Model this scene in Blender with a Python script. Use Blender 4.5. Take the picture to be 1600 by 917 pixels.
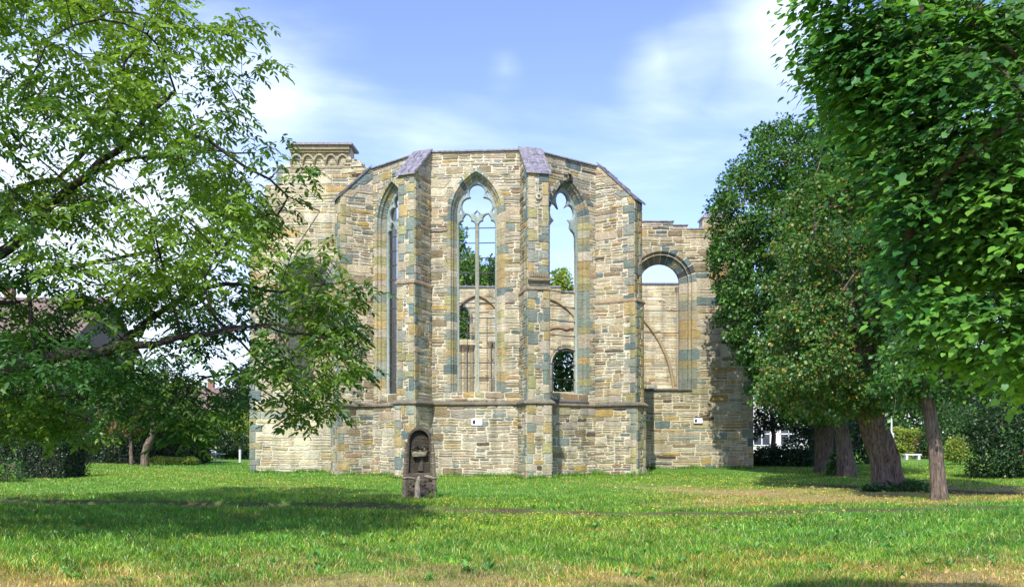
import bpy, math, random
import numpy as np
from mathutils import Vector, Matrix, noise as mnoise

random.seed(7)
rng = np.random.default_rng(7)
R = math.radians
scene = bpy.context.scene
COL = scene.collection
for o in list(bpy.data.objects):
    bpy.data.objects.remove(o)

# ------------------------------------------------------------------ camera
FPX = 1300.0; CX = 800.0; HY = 680.0; EYE = 1.6
cam_d = bpy.data.cameras.new('camera'); cam = bpy.data.objects.new('camera', cam_d); COL.objects.link(cam)
cam.location = (0, 0, EYE); cam.rotation_euler = (R(90), 0, 0)
cam_d.sensor_width = 36.0; cam_d.sensor_fit = 'HORIZONTAL'; cam_d.lens = FPX/1600*36.0
cam_d.shift_y = (HY-458.5)/1600.0
cam_d.clip_start = 0.1; cam_d.clip_end = 3000
scene.camera = cam

def at(px, py, Y):
    return Vector(((px-CX)/FPX*Y, Y, EYE+(HY-py)/FPX*Y))

# ------------------------------------------------------------------ world, sun, exposure
SUN_AZ = 14.0      # degrees left of the direction back to the camera
SUN_EL = 45.0
to_sun = Vector((-math.sin(R(SUN_AZ))*math.cos(R(SUN_EL)), -math.cos(R(SUN_AZ))*math.cos(R(SUN_EL)), math.sin(R(SUN_EL))))
world = bpy.data.worlds.new('World'); scene.world = world; world.use_nodes = True
wt = world.node_tree; wt.nodes.clear()
def wn(t, **k):
    n = wt.nodes.new(t)
    for a, b in k.items(): setattr(n, a, b)
    return n
def wmath(op, a, b=None, c=None, clamp=False):
    n = wt.nodes.new('ShaderNodeMath'); n.operation = op; n.use_clamp = clamp
    for i, v in enumerate((a, b, c)):
        if v is None: continue
        if isinstance(v, (int, float)): n.inputs[i].default_value = v
        else: wt.links.new(v, n.inputs[i])
    return n.outputs[0]
sky = wn('ShaderNodeTexSky', sky_type='NISHITA', sun_disc=False, sun_elevation=R(SUN_EL), sun_rotation=math.atan2(to_sun.x, to_sun.y))
sky.air_density = 1.0; sky.dust_density = 0.6; sky.ozone_density = 3.0
tint = wn('ShaderNodeMixRGB', blend_type='MULTIPLY'); tint.inputs[0].default_value = 1.0
tint.inputs[2].default_value = (0.92, 0.83, 1.10, 1)
wt.links.new(sky.outputs[0], tint.inputs[1])
tc = wn('ShaderNodeTexCoord')
sep = wn('ShaderNodeSeparateXYZ'); wt.links.new(tc.outputs['Generated'], sep.inputs[0])
den = wmath('ADD', wmath('MAXIMUM', sep.outputs[2], 0.0), 0.18)
comb = wn('ShaderNodeCombineXYZ')
wt.links.new(wmath('DIVIDE', sep.outputs[0], den), comb.inputs[0])
wt.links.new(wmath('DIVIDE', sep.outputs[1], den), comb.inputs[1])
n1 = wn('ShaderNodeTexNoise'); n1.inputs['Scale'].default_value = 1.7; n1.inputs['Detail'].default_value = 8; n1.inputs['Roughness'].default_value = 0.55
n1.inputs['Distortion'].default_value = 0.3
mp = wn('ShaderNodeMapping'); mp.inputs['Location'].default_value = (1.3, 0.4, 0); mp.inputs['Scale'].default_value = (0.75, 1.3, 1)
wt.links.new(comb.outputs[0], mp.inputs[0]); wt.links.new(mp.outputs[0], n1.inputs[0])
# thicker cloud banks where the photograph has them (directions in the sky)
bank = None
def skydir(px, py): return Vector(((px-CX)/FPX, 1.0, (HY-py)/FPX)).normalized()
for (px, py, rad, amt) in ((1225, 25, 0.12, 0.55), (450, 160, 0.12, 0.22), (130, 330, 0.28, 0.36), (1030, 90, 0.07, 0.34), (40, 520, 0.4, 0.40), (660, 245, 0.12, 0.16), (960, 330, 0.18, 0.10), (790, 105, 0.035, 0.18), (1500, 620, 0.3, 0.3)):
    d = skydir(px, py)
    dn = wn('ShaderNodeVectorMath', operation='DISTANCE'); dn.inputs[1].default_value = d
    wt.links.new(tc.outputs['Generated'], dn.inputs[0])
    m = wmath('MULTIPLY', wmath('SUBTRACT', 1.0, wmath('DIVIDE', dn.outputs['Value'], rad), clamp=True), amt)
    bank = m if bank is None else wmath('ADD', bank, m)
cv = wmath('ADD', n1.outputs[0], bank)
ramp = wn('ShaderNodeMapRange', interpolation_type='SMOOTHSTEP'); ramp.inputs[1].default_value = 0.50; ramp.inputs[2].default_value = 1.05
ramp.inputs[3].default_value = 0.0; ramp.inputs[4].default_value = 1.0
wt.links.new(cv, ramp.inputs[0])
cmix = wn('ShaderNodeMixRGB'); cmix.inputs[2].default_value = (4.0, 4.6, 5.6, 1)
wt.links.new(ramp.outputs[0], cmix.inputs[0]); wt.links.new(tint.outputs[0], cmix.inputs[1])
bg = wn('ShaderNodeBackground'); bg.inputs[1].default_value = 0.15
wt.links.new(cmix.outputs[0], bg.inputs[0])
wo = wn('ShaderNodeOutputWorld'); wt.links.new(bg.outputs[0], wo.inputs[0])

sd = bpy.data.lights.new('sun', 'SUN'); sd.energy = 2.9; sd.angle = R(0.5); sd.color = (1.0, 0.94, 0.83)
so = bpy.data.objects.new('sun', sd); COL.objects.link(so)
so.rotation_euler = to_sun.to_track_quat('Z', 'Y').to_euler(); so.location = (0, 0, 60)
scene.view_settings.view_transform = 'Standard'; scene.view_settings.look = 'None'
scene.view_settings.exposure = 1.08; scene.view_settings.gamma = 1.0
scene.view_settings.use_curve_mapping = False
scene.render.engine = 'CYCLES'
scene.cycles.max_bounces = 6; scene.cycles.diffuse_bounces = 3; scene.cycles.transmission_bounces = 4

# ------------------------------------------------------------------ object helpers
ROOT = {}
def tag(o, label=None, cat=None, group=None, kind=None):
    if label: o['label'] = label
    if cat: o['category'] = cat
    if group: o['group'] = group
    if kind: o['kind'] = kind
    return o
def empty(name, loc, label, cat, group=None):
    o = bpy.data.objects.new(name, None); COL.objects.link(o); o.location = loc
    o.empty_display_size = 0.3
    ROOT[o] = Vector(loc)
    return tag(o, label, cat, group)
def link_mesh(name, me, mat, parent=None, smooth=False):
    o = bpy.data.objects.new(name, me); COL.objects.link(o)
    if mat: me.materials.append(mat)
    if parent is not None:
        base = ROOT[parent]
        me.transform(Matrix.Translation(-base))
        o.parent = parent; ROOT[o] = base
    else:
        ROOT[o] = Vector((0, 0, 0))
    if smooth:
        me.polygons.foreach_set('use_smooth', [True]*len(me.polygons))
    me.update()
    return o

class MB:
    """collects faces with a colour each and builds one mesh"""
    def __init__(s):
        s.v = []; s.f = []; s.c = []
    def add(s, vs, fs, col=(0.5, 0.5, 0.5)):
        b = len(s.v)
        s.v.extend(vs); s.c.extend([col]*len(vs))
        s.f.extend([tuple(i+b for i in f) for f in fs])
    def box(s, c, sx, sy, sz, col=(0.5,)*3, rot=0.0):
        cr, sr = math.cos(rot), math.sin(rot); vs = []
        for dz in (-1, 1):
            for dx, dy in ((-1, -1), (1, -1), (1, 1), (-1, 1)):
                x, y = dx*sx/2, dy*sy/2
                vs.append((c[0]+x*cr-y*sr, c[1]+x*sr+y*cr, c[2]+dz*sz/2))
        s.add(vs, [(3, 2, 1, 0), (4, 5, 6, 7), (0, 1, 5, 4), (1, 2, 6, 5), (2, 3, 7, 6), (3, 0, 4, 7)], col)
    def tube(s, pts, rad, n=6, col=(0.5,)*3, cap=True, ell=1.0):
        pts = [Vector(p) for p in pts]
        if isinstance(rad, (int, float)): rad = [rad]*len(pts)
        vs = []
        for i, p in enumerate(pts):
            d = (pts[min(i+1, len(pts)-1)]-pts[max(i-1, 0)]).normalized()
            a = d.cross(Vector((0, 1, 0.01)) if abs(d.y) < 0.9 else Vector((1, 0, 0))).normalized(); b = d.cross(a)
            for k in range(n):
                t = 2*math.pi*k/n
                vs.append(tuple(p+(a*math.cos(t)+b*math.sin(t)*ell)*rad[i]))
        fs = []
        for i in range(len(pts)-1):
            for k in range(n):
                fs.append((i*n+k, i*n+(k+1) % n, (i+1)*n+(k+1) % n, (i+1)*n+k))
        if cap:
            fs.append(tuple(range(n))[::-1]); fs.append(tuple((len(pts)-1)*n+k for k in range(n)))
        s.add(vs, fs, col)
    def prism(s, poly, z0, z1, col=(0.5,)*3):
        """vertical prism over a plan polygon; z1 may be a list"""
        n = len(poly); zz = z1 if isinstance(z1, (list, tuple)) else [z1]*n
        vs = [(p[0], p[1], z0) for p in poly]+[(p[0], p[1], zz[i]) for i, p in enumerate(poly)]
        s.add(vs, [tuple(range(n))[::-1], tuple(range(n, 2*n))]+[(k, (k+1) % n, n+(k+1) % n, n+k) for k in range(n)], col)
    def build(s, name, mat, parent=None, smooth=False):
        me = bpy.data.meshes.new(name)
        me.from_pydata(s.v, [], s.f)
        a = me.color_attributes.new('Col', 'FLOAT_COLOR', 'POINT')
        c = np.ones((len(s.v), 4), np.float32); c[:, :3] = np.array(s.c, np.float32).reshape(-1, 3)
        a.data.foreach_set('color', c.ravel())
        return link_mesh(name, me, mat, parent, smooth)

def mesh_np(name, V, F, C, mat, parent=None, smooth=False):
    """V (n,3), F list of int arrays (m,k), C (n,3)"""
    me = bpy.data.meshes.new(name)
    nv = len(V); me.vertices.add(nv)
    me.vertices.foreach_set('co', np.ascontiguousarray(V, np.float32).ravel())
    loops = np.concatenate([f.ravel() for f in F]).astype(np.int32)
    tot = np.concatenate([np.full(len(f), f.shape[1], np.int32) for f in F])
    st = np.concatenate([[0], np.cumsum(tot)[:-1]]).astype(np.int32)
    me.loops.add(len(loops)); me.loops.foreach_set('vertex_index', loops)
    me.polygons.add(len(tot)); me.polygons.foreach_set('loop_start', st); me.polygons.foreach_set('loop_total', tot)
    me.update(calc_edges=True)
    a = me.color_attributes.new('Col', 'FLOAT_COLOR', 'POINT')
    c = np.ones((nv, 4), np.float32); c[:, :3] = C
    a.data.foreach_set('color', c.ravel())
    return link_mesh(name, me, mat, parent, smooth)

# ------------------------------------------------------------------ materials
def new_mat(name):
    m = bpy.data.materials.new(name); m.use_nodes = True
    nt = m.node_tree; nt.nodes.clear()
    out = nt.nodes.new('ShaderNodeOutputMaterial')
    return m, nt, out
def nnoise(nt, vec, scale, detail=4, rough=0.6, dist=0.0):
    n = nt.nodes.new('ShaderNodeTexNoise'); n.inputs['Scale'].default_value = scale; n.inputs['Detail'].default_value = detail
    n.inputs['Roughness'].default_value = rough; n.inputs['Distortion'].default_value = dist
    if vec is not None: nt.links.new(vec, n.inputs[0])
    return n.outputs[0]
def nmap(nt, v, a, b, c, d):
    n = nt.nodes.new('ShaderNodeMapRange'); nt.links.new(v, n.inputs[0])
    for i, x in enumerate((a, b, c, d)): n.inputs[i+1].default_value = x
    return n.outputs[0]
def nmul(nt, col, fac_sock):
    n = nt.nodes.new('ShaderNodeVectorMath'); n.operation = 'SCALE'
    nt.links.new(col, n.inputs[0]); nt.links.new(fac_sock, n.inputs['Scale']); return n.outputs[0]
def nmix(nt, f, a, b, mode='MIX'):
    n = nt.nodes.new('ShaderNodeMixRGB'); n.blend_type = mode
    for i, x in enumerate((f, a, b)):
        if isinstance(x, (int, float)): n.inputs[i].default_value = x
        elif isinstance(x, tuple): n.inputs[i].default_value = (*x, 1)
        else: nt.links.new(x, n.inputs[i])
    return n.outputs[0]
def nobj(nt, scale=(1, 1, 1)):
    t = nt.nodes.new('ShaderNodeTexCoord'); mp = nt.nodes.new('ShaderNodeMapping'); mp.inputs['Scale'].default_value = scale
    nt.links.new(t.outputs['Object'], mp.inputs[0]); return mp.outputs[0]
def nattr(nt, name='Col'):
    n = nt.nodes.new('ShaderNodeAttribute'); n.attribute_name = name; return n.outputs['Color']
def nbump(nt, h, strength, dist):
    n = nt.nodes.new('ShaderNodeBump'); n.inputs['Strength'].default_value = strength; n.inputs['Distance'].default_value = dist
    nt.links.new(h, n.inputs['Height']); return n.outputs[0]
def princ(nt, out, col, rough=0.9, normal=None, spec=0.3, metal=0.0):
    p = nt.nodes.new('ShaderNodeBsdfPrincipled')
    if isinstance(col, tuple): p.inputs['Base Color'].default_value = (*col, 1)
    else: nt.links.new(col, p.inputs['Base Color'])
    if isinstance(rough, (int, float)): p.inputs['Roughness'].default_value = rough
    else: nt.links.new(rough, p.inputs['Roughness'])
    p.inputs['Specular IOR Level'].default_value = spec; p.inputs['Metallic'].default_value = metal
    if normal is not None: nt.links.new(normal, p.inputs['Normal'])
    nt.links.new(p.outputs[0], out.inputs[0]); return p

def stone_mat(name, grime=0.5, bump=0.5):
    m, nt, out = new_mat(name)
    c = nmix(nt, 1.0, nattr(nt), (0.93, 0.935, 0.83), 'MULTIPLY')
    vo = nobj(nt); vs = nobj(nt, (1.0, 1.0, 4.5))
    fine = nnoise(nt, vo, 14, 8, 0.7); streak = nnoise(nt, vs, 5.5, 6, 0.65, 0.4); big = nnoise(nt, vo, 0.55, 5, 0.6)
    c = nmul(nt, c, nmap(nt, fine, 0.25, 0.75, 0.72, 1.25))
    c = nmul(nt, c, nmap(nt, streak, 0.3, 0.7, 0.74, 1.2))
    # grime and lichen stains
    g = nmap(nt, nnoise(nt, vo, 1.6, 8, 0.72), 0.56, 0.75, 0.0, grime)
    c = nmix(nt, g, c, (0.13, 0.115, 0.095))
    li = nmap(nt, nnoise(nt, vo, 3.7, 8, 0.7), 0.6, 0.75, 0.0, 0.5)
    c = nmix(nt, li, c, (0.42, 0.39, 0.20))
    c = nmul(nt, c, nmap(nt, big, 0.3, 0.7, 0.86, 1.12))
    c = nmul(nt, c, nmap(nt, nnoise(nt, nobj(nt, (2.6, 2.6, 0.22)), 1.0, 6, 0.6), 0.32, 0.6, 0.72, 1.08))
    h = nt.nodes.new('ShaderNodeMath'); h.operation = 'ADD'; nt.links.new(fine, h.inputs[0]); nt.links.new(streak, h.inputs[1])
    princ(nt, out, c, 0.92, nbump(nt, h.outputs[0], bump, 0.05), 0.2)
    return m
M_STONE = stone_mat('ruin_stone', 0.45, 0.85)
M_TRAC = stone_mat('tracery_stone', 0.45, 0.35)
M_DARKSTONE = stone_mat('weathered_dark_stone', 0.7, 1.0)

def plain_mat(name, col, var=0.2, scale=6, rough=0.85, bump=0.2, spec=0.3, metal=0.0, stretch=(1, 1, 1), col2=None):
    m, nt, out = new_mat(name)
    v = nobj(nt, stretch)
    n = nnoise(nt, v, scale, 6, 0.65)
    rgb = nt.nodes.new('ShaderNodeRGB'); rgb.outputs[0].default_value = (*col, 1)
    c = nmul(nt, rgb.outputs[0], nmap(nt, n, 0.25, 0.75, 1-var, 1+var))
    if col2: c = nmix(nt, nmap(nt, nnoise(nt, v, scale*0.4, 5, 0.6), 0.45, 0.65, 0, 0.8), c, col2)
    princ(nt, out, c, rough, nbump(nt, n, bump, 0.03), spec, metal)
    return m
def attr_mat(name, var=0.25, scale=5, rough=0.9, bump=0.3, spec=0.25):
    m, nt, out = new_mat(name)
    v = nobj(nt); n = nnoise(nt, v, scale, 6, 0.65)
    c = nmul(nt, nattr(nt), nmap(nt, n, 0.25, 0.75, 1-var, 1+var))
    princ(nt, out, c, rough, nbump(nt, n, bump, 0.03), spec)
    return m
M_ATTR = attr_mat('painted_and_mineral')
M_IRON = plain_mat('old_iron', (0.10, 0.085, 0.08), 0.3, 20, 0.6, 0.1, 0.4, 0.5)
def slate_mat():
    m, nt, out = new_mat('slate_coping')
    v = nobj(nt)
    br = nt.nodes.new('ShaderNodeTexNoise'); br.inputs['Scale'].default_value = 9; nt.links.new(nobj(nt, (1, 1, 0.3)), br.inputs[0]); br.inputs['Detail'].default_value = 6
    c = nmix(nt, nmap(nt, br.outputs[0], 0.35, 0.65, 0, 1), (0.13, 0.125, 0.14), (0.28, 0.265, 0.29))
    c = nmul(nt, c, nmap(nt, nnoise(nt, v, 22, 5), 0.2, 0.8, 0.75, 1.25))
    princ(nt, out, c, 0.5, nbump(nt, br.outputs[0], 0.2, 0.02), 0.4)
    return m
M_SLATE = slate_mat()
def bark_mat(name, c1, c2, scale=1.0):
    m, nt, out = new_mat(name)
    v = nobj(nt, (9*scale, 9*scale, 1.6*scale))
    n = nnoise(nt, v, 2.2, 8, 0.7, 0.6); n2 = nnoise(nt, nobj(nt), 1.3, 5)
    c = nmix(nt, nmap(nt, n, 0.35, 0.62, 0, 1), c1, c2)
    c = nmix(nt, nmap(nt, n2, 0.5, 0.7, 0, 0.45), c, (0.12, 0.13, 0.06))
    princ(nt, out, c, 0.95, nbump(nt, n, 1.0, 0.08), 0.15)
    return m
M_BARK = bark_mat('linden_bark', (0.045, 0.033, 0.024), (0.27, 0.21, 0.155))
M_BARKD = bark_mat('walnut_bark', (0.02, 0.017, 0.015), (0.085, 0.07, 0.058), 1.5)
def leaf_mat(name, trans=0.38, gloss=0.035, var=0.3):
    m, nt, out = new_mat(name)
    c = nattr(nt)
    n = nnoise(nt, nobj(nt), 0.9, 3)
    c = nmul(nt, c, nmap(nt, n, 0.3, 0.7, 1-var, 1+var))
    d = nt.nodes.new('ShaderNodeBsdfDiffuse'); nt.links.new(c, d.inputs[0])
    t = nt.nodes.new('ShaderNodeBsdfTranslucent'); nt.links.new(nmix(nt, 1.0, c, (1.35, 1.45, 0.55), 'MULTIPLY'), t.inputs[0])
    g = nt.nodes.new('ShaderNodeBsdfGlossy'); g.inputs['Roughness'].default_value = 0.42; g.inputs[0].default_value = (0.85, 0.95, 0.85, 1)
    a = nt.nodes.new('ShaderNodeMixShader'); a.inputs[0].default_value = trans
    nt.links.new(d.outputs[0], a.inputs[1]); nt.links.new(t.outputs[0], a.inputs[2])
    b = nt.nodes.new('ShaderNodeMixShader'); b.inputs[0].default_value = gloss
    nt.links.new(a.outputs[0], b.inputs[1]); nt.links.new(g.outputs[0], b.inputs[2])
    nt.links.new(b.outputs[0], out.inputs[0])
    return m
M_LEAF = leaf_mat('leaves')
M_GRASSB = leaf_mat('grass_blades', 0.3, 0.04, 0.22)

# ------------------------------------------------------------------ ground
RUT = [(-40, 22.6), (-14, 20.0), (-9.8, 19.2), (-6, 18.6), (-2.1, 17.6), (0.5, 16.9), (2.0, 16.55), (5.2, 16.8), (9, 17.6), (12.5, 18.4), (20, 20.5), (40, 25)]
rx_ = np.array([p[0] for p in RUT]); ry_ = np.array([p[1] for p in RUT])
def rut_y(x): return np.interp(x, rx_, ry_)+0.10*np.sin(x*1.3)+0.05*np.sin(x*3.7+1)
PATH = [(11.6, 21.0), (10.8, 26), (12.5, 30), (15, 33)]
def smooth_noise(x, y, s, seed=0):
    return (np.sin(x*1.13*s+seed)*np.cos(y*0.97*s-seed*1.7)+0.6*np.sin((x+y*0.7)*2.1*s+seed*2.3)+0.45*np.cos((y-x*0.6)*3.3*s+seed*0.7)+0.3*np.sin((x*0.8-y*1.4)*5.7*s+seed*3.1))/2.0
def rut_w(x): return 0.095+0.04*np.sin(x*1.9)+0.02*np.sin(x*5.1)+0.22*np.clip((x-3.0)/4, 0, 1)
def path_mask(x, y):
    """trodden earth path curving past the linden trunks on the right"""
    px = 800+x/np.maximum(y, 1)*1300
    yc = 27.5-(x-9.5)*1.15+0.4*np.sin(x)
    w = 1.1+0.12*np.maximum(x-9, 0)
    m = np.clip(1.0-np.abs(y-yc)/w, 0, 1)*np.clip((x-8.8)/1.0, 0, 1)
    return np.clip(m*2.0+0.25*smooth_noise(x, y, 2.3, 4)*(m > 0), 0, 1)
def height(x, y):
    x = np.asarray(x, float); y = np.asarray(y, float)
    h = 0.035*smooth_noise(x, y, 0.28, 1)+0.012*smooth_noise(x, y, 1.1, 2)
    d = y-rut_y(x)
    fade = np.clip(1-np.abs(x)/45, 0, 1)
    h = h-0.10*np.exp(-(d/rut_w(x))**2)*fade
    h = h+0.11*np.clip(d/0.14, 0, 1)*np.exp(-np.maximum(d, 0)/2.2)*fade*np.clip(1.1-0.07*x, 0.3, 1.2)
    h = h-0.04*path_mask(x, y)
    far = np.clip((np.hypot(x, y-20)-60)/60, 0, 1)
    return h*(1-far)
def dry_field(x, y):
    """0 = lush green, 1 = dry straw"""
    v = 0.7*smooth_noise(x, y, 0.55, 3)+0.6*smooth_noise(x, y, 1.7, 5)+0.4*smooth_noise(x, y, 4.3, 6)
    d = y-rut_y(x)
    near = np.clip((11.6-y+0.10*x)/2.6, 0, 1)*0.8
    right = np.clip((x-2.0)/3, 0, 1)*np.clip((d-0.6)/1.0, 0, 1)*np.clip((29-y)/5, 0, 1)*0.78
    return np.clip(-0.12+0.55*v+near+right, 0, 1)
def axis(dense0, dense1, step, lim0, lim1, g=1.25):
    a = list(np.arange(dense0, dense1+1e-6, step)); s = step
    lo = []; x = dense0
    while x > lim0: s *= g; x -= s; lo.append(x)
    s = step; hi = []; x = a[-1]
    while x < lim1: s *= g; x += s; hi.append(x)
    return np.array(lo[::-1]+a+hi)
gx = axis(-17, 17, 0.11, -900, 900); gy = axis(6.5, 27, 0.09, -300, 1300, 1.12)
GX, GY = np.meshgrid(gx, gy)
GV = np.stack([GX, GY, height(GX, GY)], -1).reshape(-1, 3)
nx = len(gx); ny = len(gy)
ii = (np.arange(ny-1)[:, None]*nx+np.arange(nx-1)[None, :]).ravel()
GF = np.stack([ii, ii+1, ii+nx+1, ii+nx], -1)
rutm = np.clip(1.5*np.exp(-((GY-rut_y(GX)-0.06)/(rut_w(GX)+0.06))**2), 0, 1)*np.clip(0.8+0.3*smooth_noise(GX, GY, 2.0, 9), 0.45, 0.95)*np.clip(1-np.abs(GX)/200, 0, 1)  # dark rut line: bare soil plus the painted shade of the step face
soil_shade = np.clip(np.maximum(rutm, path_mask(GX, GY)), 0, 1)
GC = np.stack([dry_field(GX, GY), soil_shade, np.zeros_like(soil_shade)], -1).reshape(-1, 3)
def ground_mat():
    m, nt, out = new_mat('lawn_ground')
    s = nt.nodes.new('ShaderNodeSeparateColor'); nt.links.new(nattr(nt), s.inputs[0])
    v = nobj(nt)
    f = nnoise(nt, v, 7, 8, 0.7); f2 = nnoise(nt, v, 38, 4, 0.7)
    g = nmix(nt, nmap(nt, f, 0.35, 0.65, 0, 1), (0.075, 0.19, 0.028), (0.15, 0.30, 0.045))
    dry = nmix(nt, nmap(nt, f2, 0.35, 0.65, 0, 1), (0.26, 0.20, 0.08), (0.46, 0.38, 0.17))
    ad = nt.nodes.new('ShaderNodeMath'); ad.operation = 'ADD'; nt.links.new(s.outputs[0], ad.inputs[0]); nt.links.new(nmap(nt, f, 0.3, 0.7, -0.25, 0.25), ad.inputs[1])
    c = nmix(nt, nmap(nt, ad.outputs[0], 0.15, 0.85, 0, 1), g, dry)
    so_ = nmix(nt, nmap(nt, f2, 0.3, 0.7, 0, 1), (0.045, 0.036, 0.022), (0.12, 0.09, 0.058))
    c = nmix(nt, s.outputs[1], c, so_)
    princ(nt, out, c, 0.95, nbump(nt, f2, 0.8, 0.04), 0.1)
    return m
ground = mesh_np('ground', GV, [GF], GC, ground_mat(), smooth=True)
tag(ground, 'green lawn with dry patches and a narrow rut around the church ruin', 'lawn', kind='structure')

# grass blades, thinning with distance
def blades(n, y0, y1, hmin, hmax, wid, simple, seed, xmul=0.66):
    r = np.random.default_rng(seed)
    y = y0*(y1/y0)**r.random(n) if not simple else np.sqrt(r.random(n)*(y1**2-y0**2)+y0**2)
    x = (r.random(n)*2-1)*y*xmul
    d = y-rut_y(x)
    tall = 0.45*np.exp(-((d+1.3)/0.7)**2)-0.35*np.exp(-((d+0.2)/0.35)**2)
    lush = 1-dry_field(x, y)
    keep = (np.abs(d-0.05) > rut_w(x)*(1.0+0.3*r.random(n))) & (r.random(n) > path_mask(x, y)*1.3) & (r.random(n) < 0.35+0.75*lush)
    # nothing grows inside the ruin's walls footprint near the camera side
    keep &= ~((y > 36.5) & (x > -11.5) & (x < 12))
    x, y, tall, lush = x[keep], y[keep], tall[keep], lush[keep]; n = len(x)
    clump = np.clip(0.5+0.5*smooth_noise(x, y, 3.1, 8), 0, 1)
    h = (hmin+(hmax-hmin)*r.random(n)**2)*(0.55+0.5*lush+tall*1.0)*(0.6+0.8*clump)
    z = height(x, y)-0.005
    a = r.random(n)*2*np.pi; w = wid*(0.7+0.6*r.random(n))*(y/10)**0.45
    ux, uy = np.cos(a)*w/2, np.sin(a)*w/2
    b = r.random(n)*2*np.pi; ln = h*(0.25+0.75*r.random(n))
    lx, ly = np.cos(b)*ln, np.sin(b)*ln
    P = lambda dx, dy, dz: np.stack([x+dx, y+dy, z+dz], -1)
    gcol = np.array([(0.09, 0.29, 0.025), (0.15, 0.41, 0.035), (0.28, 0.48, 0.05), (0.06, 0.22, 0.03)])
    dcol = np.array([(0.42, 0.34, 0.10), (0.55, 0.46, 0.18), (0.30, 0.34, 0.06), (0.46, 0.37, 0.12)])
    k = r.integers(0, 4, n); dryness = np.clip((1-lush)*1.15+0.35*(r.random(n)-0.5), 0, 1)
    pick = (r.random(n) < dryness*0.85)[:, None]
    tuft = 0.80+0.28*smooth_noise(x, y, 6.5, 11)+0.22*smooth_noise(x, y, 2.2, 12)+0.12*smooth_noise(x, y, 14.0, 13)
    c = np.where(pick, dcol[k], gcol[k])*((0.7+0.6*r.random(n))*np.clip(tuft, 0.4, 1.4))[:, None]
    yel = np.clip(0.35+0.6*smooth_noise(x, y, 0.33, 14)+0.5*np.exp(-((y-30)/6)**2), 0, 1)[:, None]  # the yellower band before the walls paints a sunlit strip into the grass
    c = c*(1+yel*np.array([[0.75, 0.12, -0.1]]))
    c[:, 0] += 0.05*np.clip(dryness, 0, 1)*(~pick[:, 0]); c[:, 1] += 0.03*np.clip(dryness, 0, 1)*(~pick[:, 0])
    if simple:
        V = np.stack([P(-ux, -uy, 0), P(ux, uy, 0), P(lx*0.7, ly*0.7, h)], 1)
        i = np.arange(n)[:, None]*3; F = [i+np.array([[0, 1, 2]])]
        return V.reshape(-1, 3), F, np.repeat(c, 3, 0)
    V = np.stack([P(-ux, -uy, 0), P(ux, uy, 0), P(ux*0.8+lx*0.3, uy*0.8+ly*0.3, h*0.6), P(-ux*0.8+lx*0.3, -uy*0.8+ly*0.3, h*0.6), P(lx, ly, h)], 1)
    i = np.arange(n)[:, None]*5; F = [i+np.array([[0, 1, 2, 3]]), i+np.array([[3, 2, 4]])]
    cc = np.repeat(c, 5, 0); return V.reshape(-1, 3), F, cc
def join(parts):
    Vs, Fs, Cs = [], {}, []; off = 0
    for V, F, C in parts:
        for f in F: Fs.setdefault(f.shape[1], []).append(f+off)
        Vs.append(V); Cs.append(C); off += len(V)
    return np.concatenate(Vs), [np.concatenate(f) for f in Fs.values()], np.concatenate(Cs)
V, F, C = join([blades(360000, 7.5, 22, 0.03, 0.115, 0.0085, False, 1), blades(260000, 18, 48, 0.03, 0.075, 0.016, True, 2)])
tag(mesh_np('grass', V, F, C, M_GRASSB), 'short lawn grass with lush green and straw dry patches', 'grass', kind='stuff')

# leaf-sized faces ------------------------------------------------------------
T_DIA = (np.array([(0, 0, 0), (0.45, 0.42, 0.10), (1, 0, -0.08), (0.45, -0.42, 0.10)]), [(0, 2, 1), (0, 3, 2)])
T_OVAL = (np.array([(0, 0, 0), (0.3, 0.19, 0.05), (0.72, 0.16, 0.03), (1, 0, -0.07), (0.72, -0.16, 0.03), (0.3, -0.19, 0.05), (0.5, 0, -0.01)]),
          [(0, 6, 1), (1, 6, 2), (2, 6, 3), (3, 6, 4), (4, 6, 5), (5, 6, 0)])
T_HEART = (np.array([(0.05, 0, 0), (-0.08, 0.24, 0.04), (0.12, 0.46, 0.06), (0.42, 0.47, 0.05), (0.72, 0.28, 0.0), (1.03, 0, -0.12), (0.72, -0.28, 0.0), (0.42, -0.47, 0.05), (0.12, -0.46, 0.06), (-0.08, -0.24, 0.04), (0.5, 0, -0.03)]),
           [(0, 10, 1), (1, 10, 2), (2, 10, 3), (3, 10, 4), (4, 10, 5), (5, 10, 6), (6, 10, 7), (7, 10, 8), (8, 10, 9), (9, 10, 0)])
def leaf_mesh(pos, dirv, nrm, size, cols, tmpl):
    T, F = tmpl
    dirv = dirv/np.linalg.norm(dirv, axis=1, keepdims=True)
    nrm = nrm-(nrm*dirv).sum(1, keepdims=True)*dirv
    nrm = nrm/np.maximum(np.linalg.norm(nrm, axis=1, keepdims=True), 1e-6)
    sid = np.cross(nrm, dirv)
    V = pos[:, None, :]+size[:, None, None]*(T[None, :, 0:1]*dirv[:, None, :]+T[None, :, 1:2]*sid[:, None, :]+T[None, :, 2:3]*nrm[:, None, :])
    n = len(pos); k = len(T)
    i = (np.arange(n)*k)[:, None]
    FF = np.concatenate([i+np.array([f]) for f in F])
    return V.reshape(-1, 3), [FF], np.repeat(cols, k, 0)
def palette(n, pal, w, r, jit=0.25):
    pal = np.array(pal); k = r.choice(len(pal), n, p=np.array(w)/sum(w))
    return pal[k]*(1-jit/2+jit*r.random((n, 1)))*(1-0.06+0.12*r.random((n, 3)))

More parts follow.
